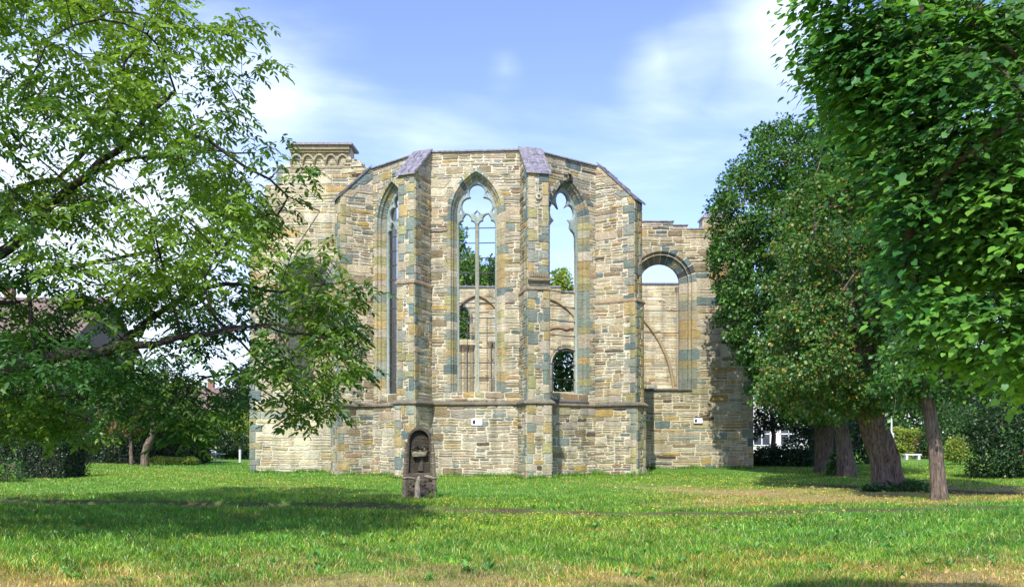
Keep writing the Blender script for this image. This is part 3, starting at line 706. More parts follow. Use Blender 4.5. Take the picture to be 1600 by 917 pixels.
def masonry(M, fc, v0, v1, lim, pal=RUBBLE, hrange=(0.11, 0.29), lrange=(0.2, 0.74), ql=None, qr=None, qpal=ASHLAR, qh=(0.24, 0.48), qw=(0.24, 0.56), base=0.026):
    """coursed rubble between heights v0 and v1; lim(v) gives the free intervals along u"""
    ph = rs.random()*10
    wave = lambda u, v: 0.016*math.sin(u*2.1+v*1.3+ph)+0.009*math.sin(u*5.3+v*2.7+ph*2)
    def quoins(side):
        q = []; v = v0; big = rs.random() < 0.5
        while v < v1-0.05:
            h = rs.uniform(*qh); h = min(h, v1-v)
            if v1-(v+h) < 0.1: h = v1-v
            w = rs.uniform(qw[0], qw[0]*1.25) if not big else rs.uniform(qw[1]*0.8, qw[1]); big = not big
            q.append((v, v+h, w)); v += h
        return q
    Q = {}
    for side, flag in (('l', ql), ('r', qr)):
        if not flag: continue
        Q[side] = quoins(side)
        for (a, b, w) in Q[side]:
            ib = lim(a+0.005); it = lim(b-0.005)
            if not ib or not it: continue
            col = pick(qpal)
            if side == 'l': e0, e1 = ib[0][0], it[0][0]; stone(M, fc, e0-0.012, e0+w, e1-0.012, e1+w, a, b, base+0.008, col, 0.008, None, 0.012)
            else: e0, e1 = ib[-1][1], it[-1][1]; stone(M, fc, e0-w, e0+0.012, e1-w, e1+0.012, a, b, base+0.008, col, 0.008, None, 0.012)
    def qwid(side, v):
        for a, b, w in Q.get(side, ()):
            if a <= v <= b: return w
        return 0.0
    v = v0
    while v < v1-0.03:
        h = hrange[0]+(hrange[1]*1.3-hrange[0])*rs.random()**1.25
        if v1-(v+h) < 0.07: h = v1-v
        vb, vt = v, v+h; vm = (vb+vt)/2
        ib, it = lim(vb+0.004), lim(vt-0.004)
        if len(ib) != len(it): ib = it = lim(vm)
        for k in range(len(ib)):
            a0, b0 = ib[k]; a1, b1 = it[k]
            if k == 0 and 'l' in Q: w = qwid('l', vm); a0 += w; a1 += w
            if k == len(ib)-1 and 'r' in Q: w = qwid('r', vm); b0 -= w; b1 -= w
            L = min(b0-a0, b1-a1)
            if L < 0.05: continue
            u = 0.0; segs = []
            while u < L:
                l = rs.uniform(*lrange)*(0.75+h*2.0)
                if L-(u+l) < 0.12: l = L-u
                segs.append((u/L, min(1, (u+l)/L))); u += l
            for s0, s1 in segs:
                tl = a0+(b0-a0)*s0; tr = a0+(b0-a0)*s1; tl2 = a1+(b1-a1)*s0; tr2 = a1+(b1-a1)*s1
                jl = rs.uniform(-0.025, 0.025)
                if s0 > 0: tl2 += jl
                if s1 < 1: tr2 += rs.uniform(-0.012, 0.012)
                rz = base*rs.uniform(0.45, 1.35)
                if h > 0.25 and rs.random() < 0.36:      # three thin slabs beside a tall block
                    f1, f2 = rs.uniform(0.26, 0.4), rs.uniform(0.6, 0.74); zs_ = [0, f1, f2, 1]
                    for q in range(3):
                        fa, fb = zs_[q], zs_[q+1]; la, ra = tl+(tl2-tl)*fa, tr+(tr2-tr)*fa; lb, rb = tl+(tl2-tl)*fb, tr+(tr2-tr)*fb
                        if tr-tl > 0.45 and rs.random() < 0.5:
                            x = rs.uniform(0.3, 0.7); stone(M, fc, la, la+(ra-la)*x, lb, lb+(rb-lb)*x, vb+h*fa, vb+h*fb, rz, pick(pal), wave=wave); stone(M, fc, la+(ra-la)*x, ra, lb+(rb-lb)*x, rb, vb+h*fa, vb+h*fb, base*rs.uniform(0.5, 1.3), pick(pal), wave=wave)
                        else: stone(M, fc, la, ra, lb, rb, vb+h*fa, vb+h*fb, base*rs.uniform(0.5, 1.3), pick(pal), wave=wave)
                elif h > 0.16 and rs.random() < 0.36:
                    m = vb+h*rs.uniform(0.4, 0.6); f = (m-vb)/h; ml = tl+(tl2-tl)*f; mr_ = tr+(tr2-tr)*f
                    stone(M, fc, tl, tr, ml, mr_, vb, m, rz, pick(pal), wave=wave)
                    if rs.random() < 0.4 and tr-tl > 0.4:
                        x = rs.uniform(0.35, 0.65); mm = ml+(mr_-ml)*x; m2 = tl2+(tr2-tl2)*x
                        stone(M, fc, ml, mm, tl2, m2, m, vt, rz, pick(pal), wave=wave); stone(M, fc, mm, mr_, m2, tr2, m, vt, base, pick(pal), wave=wave)
                    else: stone(M, fc, ml, mr_, tl2, tr2, m, vt, base*rs.uniform(0.5, 1.2), pick(pal), wave=wave)
                else: stone(M, fc, tl, tr, tl2, tr2, vb, vt, rz, pick(pal), wave=wave)
        v = vt
def core(M, fc, vs_, lim, d0=0.0, d1=-0.8, col=MORTAR):
    for vb, vt in zip(vs_, vs_[1:]):
        ib, it = lim(vb+0.002), lim(vt-0.002)
        if len(ib) != len(it): ib = it = lim((vb+vt)/2)
        for (a0, b0), (a1, b1) in zip(ib, it):
            if b0-a0 < 0.01 and b1-a1 < 0.01: continue
            v8 = [fc.p(a0, vb, d0), fc.p(b0, vb, d0), fc.p(b1, vt, d0), fc.p(a1, vt, d0), fc.p(a0, vb, d1), fc.p(b0, vb, d1), fc.p(b1, vt, d1), fc.p(a1, vt, d1)]
            M.add(v8, [(0, 1, 2, 3), (5, 4, 7, 6), (0, 3, 7, 4), (1, 5, 6, 2), (3, 2, 6, 7), (0, 4, 5, 1)], col)
class Arch:
    """opening centred at u=c: half width w, sill, springing, rise above the springing"""
    def __init__(s, c, w, sill, spring, rise):
        s.c, s.w, s.sill, s.spring, s.rise = c, w, sill, spring, rise
        s.R = (w*w+rise*rise)/(2*w); s.k = s.R-w
    def half(s, v, off=0.0):
        if v < s.sill: return 0
        if v < s.spring: return s.w+off
        y = v-s.spring; q = (s.R+off)**2-y*y
        return max(0, math.sqrt(q)-s.k) if q > 0 else 0
    def pt(s, side, t, off):
        """t in 0..1 from springing to apex"""
        th = math.acos(min(1, s.k/(s.R+off)))*t
        return (s.c+side*((s.R+off)*math.cos(th)-s.k), s.spring+(s.R+off)*math.sin(th))
    def levels(s, v0, v1, off):
        top = s.spring+math.sqrt(max(0, (s.R+off)**2-s.k**2))
        L = [v0]+([s.sill] if s.sill > v0 else [])+[s.spring+(top-s.spring)*math.sin(k/14*math.pi/2) for k in range(15)]+[v1]
        return sorted(set(round(x, 4) for x in L if v0 <= x <= v1))
def cut_hole(iv, ar, v, off):
    h = ar.half(v, off)
    if h <= 0.02: return iv
    out = []
    for a, b in iv:
        if ar.c+h <= a or ar.c-h >= b: out.append((a, b)); continue
        if ar.c-h > a+0.01: out.append((a, ar.c-h))
        if ar.c+h < b-0.01: out.append((ar.c+h, b))
    return out
def surround(M, fc, ar, prof, pal, apal=None, wide=(0.0, 0.16), bl=(0.24, 0.4), nb=7, hood=None, skip=None, rs2=None):
    """dressed blocks round an opening: prof = [(offset out from the opening, depth)] from the front outer edge inwards"""
    def loft(path_fn, col, g, prof):
        A, B = path_fn
        vs = []; 
        for f in (A, B):
            for (o, d) in prof:
                u, v = f(o); vs.append(fc.p(u, v, d))
        n = len(prof)
        M.add(vs, [(k, k+1, n+k+1, n+k) for k in range(n-1)], col)
    def widen(e): return [(o+e if i < 2 else o, d) for i, (o, d) in enumerate(prof)]
    under = [(o+0.012, d-0.012) for o, d in prof]
    for side in (-1, 1):
        sgn = lambda o, v: (ar.c+side*(ar.w+o), v)
        loft((lambda o: sgn(o, ar.sill), lambda o: sgn(o, ar.spring)), MORTAR, 0, under)
        v = ar.sill; big = rs.random() < 0.5
        while v < ar.spring-0.01:
            h = rs.uniform(*bl)
            if ar.spring-(v+h) < 0.15: h = ar.spring-v
            e = wide[1]*rs.uniform(0.7, 1.1) if big else wide[0]+rs.uniform(0, 0.03); big = not big
            va, vb = v+0.006, v+h-0.006
            loft((lambda o: sgn(o, va), lambda o: sgn(o, vb)), pick(pal), 0, widen(e)); v += h
        for k in range(nb):
            t0, t1 = k/nb, (k+1)/nb; col = pick(apal or pal); e = rs.uniform(0, 0.03); pr = widen(e)
            for s in range(3):
                a = t0+(t1-t0)*s/3+(0.012 if s == 0 else 0); b = t0+(t1-t0)*(s+1)/3-(0.012 if s == 2 else 0)
                loft((lambda o: ar.pt(side, a, o), lambda o: ar.pt(side, b, o)), col, 0, pr)
                a2, b2 = t0+(t1-t0)*s/3, t0+(t1-t0)*(s+1)/3
                loft((lambda o: ar.pt(side, a2, o), lambda o: ar.pt(side, b2, o)), MORTAR, 0, under)
def star(c, shapes, n=64):
    """outline of a union of circles, star-shaped about c"""
    out = []
    for i in range(n):
        t = 2*math.pi*i/n; dx, dy = math.cos(t), math.sin(t); best = 0
        for (x, y, r) in shapes:
            ex, ey = x-c[0], y-c[1]; b = ex*dx+ey*dy; q = b*b-(ex*ex+ey*ey-r*r)
            if q > 0: best = max(best, b+math.sqrt(q))
        if best > 0: out.append((c[0]+dx*best, c[1]+dy*best))
    return out
def light_outline(c, w, sill, vs_, apex):
    """one cusped lancet light"""
    r1 = w*0.52; h = apex-vs_
    sh = [(c-w+r1, vs_+0.02, r1), (c+w-r1, vs_+0.02, r1)]
    top = []
    for i in range(41):
        t = math.pi*i/40; dx, dy = math.cos(t), math.sin(t); best = 0.02
        for (x, y, r) in sh+[(c, vs_+h*0.52, w*0.50), (c, vs_+h*0.30, w*0.45)]:
            ex, ey = x-c, y-vs_; b = ex*dx+ey*dy; q = b*b-(ex*ex+ey*ey-r*r)
            if q > 0: best = max(best, b+math.sqrt(q))
        u, v = c+dx*best, vs_+dy*best
        # pointed tip
        v = v+max(0, (h*0.30)*(1-abs(u-c)/(w*0.30)))*(1 if abs(u-c) < w*0.3 else 0)
        top.append((u, min(v, apex)))
    return [(c+w, sill)]+top+[(c-w, sill)]
def plate(name, fc, outer, holes, depth, ext, bev, mat, parent, col):
    cu = bpy.data.curves.new('outline', 'CURVE'); cu.dimensions = '2D'; cu.fill_mode = 'BOTH'
    cu.extrude = ext; cu.bevel_depth = bev; cu.bevel_resolution = 0; cu.offset = -bev*0.7
    for loop in [outer]+holes:
        sp = cu.splines.new('POLY'); sp.points.add(len(loop)-1); sp.use_cyclic_u = True
        for i, (u, v) in enumerate(loop): sp.points[i].co = (u, v, 0, 1)
    ob = bpy.data.objects.new('outline', cu); COL.objects.link(ob)
    bpy.context.view_layer.update()
    me = bpy.data.meshes.new_from_object(ob.evaluated_get(bpy.context.evaluated_depsgraph_get()))
    bpy.data.objects.remove(ob); bpy.data.curves.remove(cu)
    O = fc.p(0, 0, depth); Mx = Matrix(((fc.u.x, 0, fc.n.x, O[0]), (fc.u.y, 0, fc.n.y, O[1]), (0, 1, 0, 0), (0, 0, 0, 1)))
    me.transform(Mx); me.materials.clear()
    a = me.color_attributes.new('Col', 'FLOAT_COLOR', 'POINT')
    a.data.foreach_set('color', np.tile(np.array([*col, 1], np.float32), len(me.vertices)))
    return link_mesh(name, me, mat, parent)
def offset_plan(pts_, d):
    """offset a plan polyline to its right-hand (outer) side by d with mitred corners"""
    out = []
    for i, p in enumerate(pts_):
        p = Vector(p); ns = []
        if i > 0: t = (p-Vector(pts_[i-1])).normalized(); ns.append(Vector((t.y, -t.x)))
        if i < len(pts_)-1: t = (Vector(pts_[i+1])-p).normalized(); ns.append(Vector((t.y, -t.x)))
        if len(ns) == 1: out.append(p+ns[0]*d)
        else:
            m = (ns[0]+ns[1]); m = m/max(m.length, 1e-6); out.append(p+m*(d/max(0.35, m.dot(ns[0]))))
    return out
def sweep_plan(M, pts_, prof, col=MORTAR, jitter=0.0, colf=None, closed_prof=True):
    """prof = [(outward offset, z or callable(i))]"""
    rows = []
    for (d, z) in prof:
        o = offset_plan(pts_, d); rows.append([(q.x, q.y, z(i) if callable(z) else z) for i, q in enumerate(o)])
    n = len(prof)
    for i in range(len(pts_)-1):
        vs = [rows[k][i] for k in range(n)]+[rows[k][i+1] for k in range(n)]
        fs = [(k, (k+1) % n, n+(k+1) % n, n+k) for k in range(n if closed_prof else n-1)]
        if closed_prof: fs += [tuple(range(n)), tuple(range(2*n-1, n-1, -1))]
        M.add(vs, fs, colf() if colf else col)

A2, B2, C2, D2 = Vector((-6.02, 34.5)), Vector((-3.50, 32.3)), Vector((0.72, 32.0)), Vector((3.76, 34.2))
E2, F2 = Vector((-6.35, 40.0)), Vector((4.45, 40.0))
church = empty('church_ruin', (0.0, 34.0, 0.0), 'roofless gothic choir ruin of tan and blue-green coursed stone with slate copings', 'church ruin')
TOP = 12.55
STR = 2.80   # string course

def wall_top(u, L, kind): return TOP
def choir_wall(P, Q, ar, pal=RUBBLE, ql=False, qr=False, top=TOP):
    fc = Face(P, Q); M = MB()
    lv = ar.levels(0, top, 0.2) if ar else [0, top]
    full = lambda v: [(0, fc.L)]
    core(M, fc, lv, lambda v: cut_hole(full(v), ar, v, 0.2) if ar else full(v))
    # plinth stands 6 cm proud
    core(M, fc, [-0.3, STR-0.05], lambda v: [(-0.02, fc.L+0.02)], 0.07, 0.0)
    pf = Face((P.x+fc.n.x*0.07, P.y+fc.n.y*0.07), (Q.x+fc.n.x*0.07, Q.y+fc.n.y*0.07))
    masonry(M, pf, -0.15, STR-0.06, lambda v: [(0, pf.L)], pal, hrange=(0.11, 0.28), lrange=(0.25, 0.8))
    lim = (lambda v: cut_hole([(0, fc.L)], ar, v, 0.30)) if ar else (lambda v: [(0, fc.L)])
    masonry(M, fc, STR+0.12, top-0.02, lim, pal, ql=ql, qr=qr)
    M.build('wall', M_STONE, church)
    return fc
PROF = [(0.34, -0.03), (0.34, 0.028), (0.20, 0.028), (0.185, -0.05), (0.12, -0.10), (0.11, -0.18), (0.03, -0.27), (0.0, -0.30), (0.0, -0.50), (0.05, -0.56), (0.25, -0.82)]
SILL = 3.27; SPR = 10.2; RISE = 1.36
def iron_bars(fc, ar, d, levels, parent, verts=()):
    for v in levels:
        h = ar.half(v, 0)-0.01
        if h < 0.1: continue
        a, b = fc.p(ar.c-h, v, d), fc.p(ar.c+h, v+rs.uniform(-0.01, 0.01), d)
        M = MB(); M.tube([a, b], 0.02, 5, (0.1,)*3); M.build('iron_bar', M_IRON, parent)
    for (x, v0, v1) in verts:
        M = MB(); M.tube([fc.p(x, v0, d), fc.p(x, v1, d)], 0.015, 5, (0.1,)*3); M.build('iron_bar', M_IRON, parent)
def sill_slab(fc, ar, parent, rub=False):
    M = MB(); w = ar.w+0.22; z0, z1 = STR+0.02, SILL
    if not rub:
        M.add([fc.p(ar.c-w, z0+0.10, 0.14), fc.p(ar.c+w, z0+0.10, 0.14), fc.p(ar.c+ar.w, z1, -0.36), fc.p(ar.c-ar.w, z1, -0.36), fc.p(ar.c-w, z0, 0.14), fc.p(ar.c+w, z0, 0.14), fc.p(ar.c+ar.w, z0, -0.5), fc.p(ar.c-ar.w, z0, -0.5)],
              [(0, 1, 2, 3), (4, 5, 1, 0), (4, 0, 3, 7), (1, 5, 6, 2), (3, 2, 6, 7)], (0.10, 0.095, 0.095))
        for k in range(5):
            x = ar.c-w+2*w*k/5
            M.add([fc.p(x+0.01, z0+0.11, 0.145), fc.p(x+2*w/5-0.01, z0+0.11, 0.145), fc.p(x+2*w/5*0.95-0.01, z1-0.04, -0.25), fc.p(x+0.05, z1-0.04, -0.25)], [(0, 1, 2, 3)], (0.12+0.05*rs.random(),)*3)
    else:
        M.add([fc.p(ar.c-w, z0+0.06, 0.10), fc.p(ar.c+w, z0+0.06, 0.10), fc.p(ar.c+ar.w, z1-0.05, -0.36), fc.p(ar.c-ar.w, z1-0.05, -0.36), fc.p(ar.c-w, z0, 0.10), fc.p(ar.c+w, z0, 0.10)], [(0, 1, 2, 3), (4, 5, 1, 0)], (0.13, 0.10, 0.08))
        for k in range(150):       # broken rubble lying in mortar on the ledge
            t = rs.random(); x = ar.c+rs.uniform(-1, 1)*(w-0.06-0.12*t); y = 0.08-0.42*t; z = z0+0.08+t*(z1-z0-0.12)
            s = rs.uniform(0.025, 0.07); c = rs.choice([(0.13, 0.10, 0.08), (0.30, 0.22, 0.15), (0.45, 0.40, 0.32), (0.08, 0.07, 0.06), (0.22, 0.13, 0.09)])
            P0 = Vector(fc.p(x, z, y)); vs = [tuple(P0+Vector(rs_unit())*s) for _ in range(6)]
            M.add(vs, [(0, 1, 2), (0, 2, 3), (0, 3, 4), (1, 5, 2), (2, 5, 3), (3, 5, 4), (0, 4, 1), (4, 5, 1)], c)
    M.build('sill', M_STONE, parent)
def rs_unit():
    z = rs.uniform(-1, 1); t = rs.uniform(0, 6.283); q = math.sqrt(1-z*z); return (q*math.cos(t), q*math.sin(t), z*0.7)
def window(fc, ar, kind):
    M = MB()
    surround(M, fc, ar, PROF, ASHLAR, DARKP if kind == 'broken' else ASHLAR, nb=7)
    if kind == 'broken':     # broken stub of a carved finial at the head
        for k in range(26):
            u = ar.c+rs.uniform(-0.22, 0.12); v = ar.spring+ar.rise+rs.uniform(0.08, 0.42); s = rs.uniform(0.05, 0.11)
            P0 = Vector(fc.p(u, v, rs.uniform(0.0, 0.08))); vs = [tuple(P0+Vector(rs_unit())*s) for _ in range(6)]
            M.add(vs, [(0, 1, 2), (0, 2, 3), (0, 3, 4), (1, 5, 2), (2, 5, 3), (3, 5, 4), (0, 4, 1), (4, 5, 1)], rs.choice([(0.13, 0.11, 0.09), (0.3, 0.26, 0.2)]))
    s = M.build('window_surround', M_STONE, church)
    tag(s, {'two': 'window with complete trefoil tracery and a slender mullion', 'broken': 'window whose tracery survives only as cusped fragments along the arch'}[kind])
    # tracery
    c = ar.c; n = 18
    outer = [(c-ar.w-0.04, ar.sill-0.02)]+[ar.pt(-1, k/n, 0.04) for k in range(n)]+[ar.pt(1, k/n, 0.04) for k in range(n, -1, -1)]+[(c+ar.w+0.04, ar.sill-0.02)]
    sc = ar.w/0.78
    if kind == 'two':
        tf = (c, ar.spring+0.53); dd, rr = 0.335*sc, 0.315*sc
        sh = [(tf[0]+dd*math.cos(a)*1.0, tf[1]+dd*math.sin(a), rr) for a in (R(90), R(213), R(327))]
        lw = 0.325*sc; lc = ar.w*0.5
        holes = [star(tf, sh, 72)]
        for sg in (-1, 1):
            holes.append(light_outline(c+sg*lc, lw, ar.sill+0.02, ar.spring-0.42, ar.spring+0.05))
            holes.append([(c+sg*x*sc, ar.spring+y) for x, y in ((0.60, 0.02), (0.70, 0.10), (0.665, 0.28), (0.60, 0.16))][::sg])
            holes.append([(c+sg*x*sc, ar.spring+y) for x, y in ((0.36, 0.86), (0.44, 0.72), (0.52, 0.66), (0.46, 0.84), (0.40, 0.92))][::sg])
        holes.append([(c, ar.spring+0.17), (c+0.10*sc, ar.spring+0.06), (c, ar.spring-0.10), (c-0.10*sc, ar.spring+0.06)])
    else:
        base = [(-0.74, -6.9), (-0.74, -0.42), (-0.64, -0.22), (-0.48, -0.06), (-0.62, 0.06), (-0.69, 0.24), (-0.66, 0.46), (-0.56, 0.60), (-0.42, 0.60), (-0.26, 0.46), (-0.34, 0.66), (-0.36, 0.84), (-0.28, 1.02), (-0.12, 1.13), (0.04, 1.14), (0.20, 1.04), (0.28, 0.88), (0.24, 0.70), (0.14, 0.56),
                (0.34, 0.68), (0.50, 0.62), (0.61, 0.46), (0.61, 0.26), (0.48, 0.10), (0.30, 0.08), (0.44, -0.04), (0.40, -0.22), (0.50, -0.34), (0.62, -0.42), (0.70, -0.62), (0.72, -0.9), (0.74, -6.9)]
        holes = [[(c+u*sc, max(ar.sill+0.02, ar.spring+v)) for u, v in base]]
    plate('tracery', fc, outer, holes, -0.40, 0.045, 0.035, M_TRAC, s, (0.30, 0.36, 0.35))
    M2 = MB()
    if kind == 'two':   # moulded mullion in front of the plate with small capital
        M2.tube([fc.p(c, ar.sill, -0.34), fc.p(c, ar.spring-0.40, -0.34)], 0.045, 8, (0.36, 0.34, 0.24))
        M2.tube([fc.p(c, ar.spring-0.46, -0.34), fc.p(c, ar.spring-0.36, -0.34)], [0.05, 0.075], 8, (0.36, 0.34, 0.26))
        M2.tube([fc.p(c, ar.sill, -0.34), fc.p(c, ar.sill+0.14, -0.34)], [0.08, 0.05], 8, (0.36, 0.34, 0.26))
        M2.build('mullion', M_TRAC, s)
    lv = [ar.spring-0.5-0.585*k for k in range(12)]
    if kind == 'broken': lv = [v for v in lv if v < 7.6]
    iron_bars(fc, ar, -0.42, [v for v in lv if v > ar.sill+0.2], s, [] if kind == 'broken' else [(c+x, ar.sill, 6.2) for x in (-0.22*sc-0.17, 0.22*sc+0.17)])
    sill_slab(fc, ar, s, rub=(kind == 'two'))
    return s
L_BC = (C2-B2).length; L_AB = (B2-A2).length; L_CD = (D2-C2).length
arBC = Arch(L_BC*0.50, 0.78, SILL, SPR, RISE)
arAB = Arch(L_AB*0.47, 0.70, SILL, SPR, RISE)
arCD = Arch(L_CD*0.50, 0.76, SILL, SPR, RISE)
fBC = choir_wall(B2, C2, arBC); window(fBC, arBC, 'two')
fAB = choir_wall(A2, B2, arAB); window(fAB, arAB, 'two')
fCD = choir_wall(C2, D2, arCD); window(fCD, arCD, 'broken')
choir_wall(E2, A2, None); choir_wall(D2, F2, None)

# slate capping along the top of the choir
M = MB()
sweep_plan(M, [tuple(p) for p in (E2, A2, B2, C2, D2, F2)], [(0.10, TOP-0.01), (0.10, TOP+0.03), (0.02, TOP+0.075), (-0.86, TOP+0.11), (-0.86, TOP-0.01)], (0.2, 0.18, 0.2))
M.build('slate_capping', M_SLATE, church)

# ---- buttresses
def buttress(K, dirdeg, L, hw, front_top, setoff=None, emblem=False, niche=False, name_label=None, side_l=None, side_r=None):
    """dirdeg: plan direction, 0 = straight at the camera, positive to the right"""
    b = Vector((math.sin(R(dirdeg)), -math.cos(R(dirdeg)))); p = Vector((-b.y, b.x))   # p points to the right seen from the front
    K = Vector(K); M = MB()
    slope = (TOP-front_top)/L
    segs = [(-0.3, STR-0.05, L+0.14, hw+0.06), (STR-0.05, setoff or 7.2, L+0.07, hw+0.0), (setoff or 7.2, TOP, L, hw-0.025)]
    for i, (v0, v1, LL, h) in enumerate(segs):
        prof = (lambda v, LL=LL: LL) if i < 2 else (lambda v, LL=LL: LL if v <= front_top else max(0.0, (TOP-v)/slope))
        # faces: left side (root->front seen from the left), front, right side
        Fl = Face(K-p*h, K-p*h+b); Fl_ = Face(K-p*h+b*LL, K-p*h)          # placeholder orientation below
        left = Face(K-p*h, K-p*h+b*LL); right = Face(K+p*h+b*LL, K+p*h); front = Face(K-p*h+b*LL, K+p*h+b*LL)
        lv = [v0, v1] if i < 2 else [v0, front_top, TOP-0.001]
        core(M, right, lv, lambda v, LL=LL, prof=prof: [(LL-prof(v), LL+0.3)], 0.0, -2*h)
        vv0 = max(v0, -0.15) if i == 0 else v0+(0.12 if i == 1 else 0.0)
        vv1 = v1-(0.02 if i == 0 else 0.02)
        # left face runs root->front : its free end is on the right
        lf = Face(left.O.xy, (left.O.xy+left.u.xy*LL))
        masonry(M, lf, vv0, vv1 if i < 2 else TOP-0.05, lambda v, LL=LL, prof=prof: [(-0.25, prof(v))] if prof(v) > 0.05 else [], qr=True, qw=(0.22, 0.52))
        masonry(M, right, vv0, vv1 if i < 2 else TOP-0.05, lambda v, LL=LL, prof=prof: [(LL-prof(v), LL+0.25)] if prof(v) > 0.05 else [], ql=True, qw=(0.22, 0.52))
        ft = v1 if i < 2 else front_top
        masonry(M, front, vv0, ft-0.02, lambda v, h=h: [(0, 2*h)], pal=ASHLAR+RUBBLE, hrange=(0.15, 0.34), lrange=(0.22, 0.45), ql=True, qr=True, qh=(0.24, 0.5), qw=(0.22, 0.40))
    o = M.build('buttress', M_STONE, church)
    if name_label: tag(o, name_label)
    # slate/lead slab on the sloping head
    M = MB(); h = hw+0.07; e = 0.13
    a0 = K-b*0.10; a1 = K+b*(L+e)
    z0 = TOP+slope*0.10+0.05; z1 = TOP-slope*(L+e)+0.05
    nc, nr_ = 3, 3
    M.add([(*(a0-p*h), z0-0.045), (*(a0+p*h), z0-0.045), (*(a1+p*h), z1-0.045), (*(a1-p*h), z1-0.045), (*(a0-p*h), z0), (*(a0+p*h), z0), (*(a1+p*h), z1), (*(a1-p*h), z1)],
          [(0, 1, 2, 3), (7, 6, 5, 4), (0, 4, 5, 1), (1, 5, 6, 2), (2, 6, 7, 3), (3, 7, 4, 0)], (0.2,)*3)
    for i in range(nr_):
        off = (i % 2)*0.5
        for j in range(nc+1):
            x0 = max(-1, -1+2*(j-off)/nc); x1 = min(1, -1+2*(j+1-off)/nc)
            if x1-x0 < 0.05: continue
            t0, t1 = i/nr_, (i+1)/nr_+0.02
            q = lambda x, t, dz: (*(a0+(a1-a0)*t+p*h*x), z0+(z1-z0)*t+dz)
            d0, d1 = 0.006, 0.05
            e1, e2 = rs.uniform(-0.01, 0.012), rs.uniform(-0.02, 0.02)
            M.add([q(x0+0.03, t0, d0), q(x1-0.03, t0, d0), q(x1-0.03, t1-0.03+e2, d1+e1), q(x0+0.03, t1-0.03-e2, d1-e1), q(x1-0.03, t1-0.03+e2, 0.0), q(x0+0.03, t1-0.03-e2, 0.0)], [(0, 3, 2, 1), (3, 5, 4, 2)], (0.2,)*3)
    M.build('slate_coping', M_SLATE, o)
    # weathered set-off slab
    zs = setoff or 7.2
    M = MB(); LL = L+0.07
    def slab(z, th, ex, hh, col):
        a, bb = K+b*(-0.3), K+b*(LL+ex)
        pr = [(*(a-p*hh), z), (*(a+p*hh), z), (*(bb+p*hh), z), (*(bb-p*hh), z)]
        ai, bi = K+b*(-0.3), K+b*(L-0.0); hi = hw-0.02
        pt_ = [(*(ai-p*hi), z+th+0.12), (*(ai+p*hi), z+th+0.12), (*(bi+p*hi), z+th+0.12), (*(bi-p*hi), z+th+0.12)]
        mid = [(x, y, z+th) for x, y, _ in pr]
        M.add(pr+mid+pt_, [(3, 2, 1, 0), (0, 1, 5, 4), (1, 2, 6, 5), (2, 3, 7, 6), (3, 0, 4, 7), (4, 5, 9, 8), (5, 6, 10, 9), (6, 7, 11, 10), (7, 4, 8, 11)], col)
    slab(zs-0.02, 0.07, 0.07, hw+0.05, (0.36, 0.28, 0.2))
    M.build('set_off', M_STONE, o)
    if emblem:
        M = MB(); fr = Face(K-p*hw+b*L, K+p*hw+b*L); u0 = hw; v0 = 10.45
        def disc(cu_, cv_, r0, r1, d0, d1, col, n=20):
            vs = [fr.p(cu_+r0*math.cos(6.2832*k/n), cv_+r0*math.sin(6.2832*k/n), d0) for k in range(n)]+[fr.p(cu_+r1*math.cos(6.2832*k/n), cv_+r1*math.sin(6.2832*k/n), d1) for k in range(n)]
            M.add(vs, [(k, (k+1) % n, n+(k+1) % n, n+k) for k in range(n)]+[tuple(range(n, 2*n))], col)
        disc(u0, v0, 0.13, 0.12, 0.0, 0.10, (0.52, 0.49, 0.4)); disc(u0, v0, 0.055, 0.05, 0.09, 0.115, (0.12, 0.12, 0.11))
        M.tube([fr.p(u0, v0+0.12, 0.05), fr.p(u0-0.03, v0+0.62, 0.05)], [0.03, 0.015], 6, (0.5, 0.47, 0.38))
        M.build('carved_rosette', M_TRAC, o)
    if niche:
        M = MB(); fr = Face(K-p*hw+b*(L+0.02), K+p*hw+b*(L+0.02)); zc = 7.3
        # moulded ledge with illegible worn relief, and a dark panel painting a recess's shade below it
        M.add([fr.p(0.02, zc-0.10, 0.05), fr.p(2*hw-0.02, zc-0.10, 0.05), fr.p(2*hw+0.03, zc+0.02, 0.16), fr.p(-0.03, zc+0.02, 0.16), fr.p(-0.03, zc+0.08, 0.16), fr.p(2*hw+0.03, zc+0.08, 0.16), fr.p(2*hw-0.02, zc+0.15, 0.0), fr.p(0.02, zc+0.15, 0.0)],
              [(0, 1, 2, 3), (3, 2, 5, 4), (4, 5, 6, 7)], (0.30, 0.24, 0.17))
        for k in range(9):
            u = 0.08+k*(2*hw-0.16)/8; M.tube([fr.p(u, zc+0.16, 0.05), fr.p(u+0.02, zc+0.36, 0.04)], [0.035, 0.02], 5, (0.34, 0.29, 0.2))
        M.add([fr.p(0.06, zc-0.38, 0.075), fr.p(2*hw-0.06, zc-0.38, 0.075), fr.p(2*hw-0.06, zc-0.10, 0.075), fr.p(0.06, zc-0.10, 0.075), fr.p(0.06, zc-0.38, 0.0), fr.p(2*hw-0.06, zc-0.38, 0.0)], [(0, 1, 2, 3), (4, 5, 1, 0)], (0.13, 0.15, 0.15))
        M.build('carved_ledge', M_STONE, o)
    return K, b, p, hw, L
bA = buttress(A2, -63, 1.22, 0.40, 11.30, 7.1)
bB = buttress(B2, -22.5, 1.18, 0.36, 11.45, 7.30)
bC = buttress(C2, 12.5, 1.16, 0.41, 11.40, 7.00, emblem=True, niche=True)
bD = buttress(D2, 60, 1.50, 0.42, 11.05, 6.95)

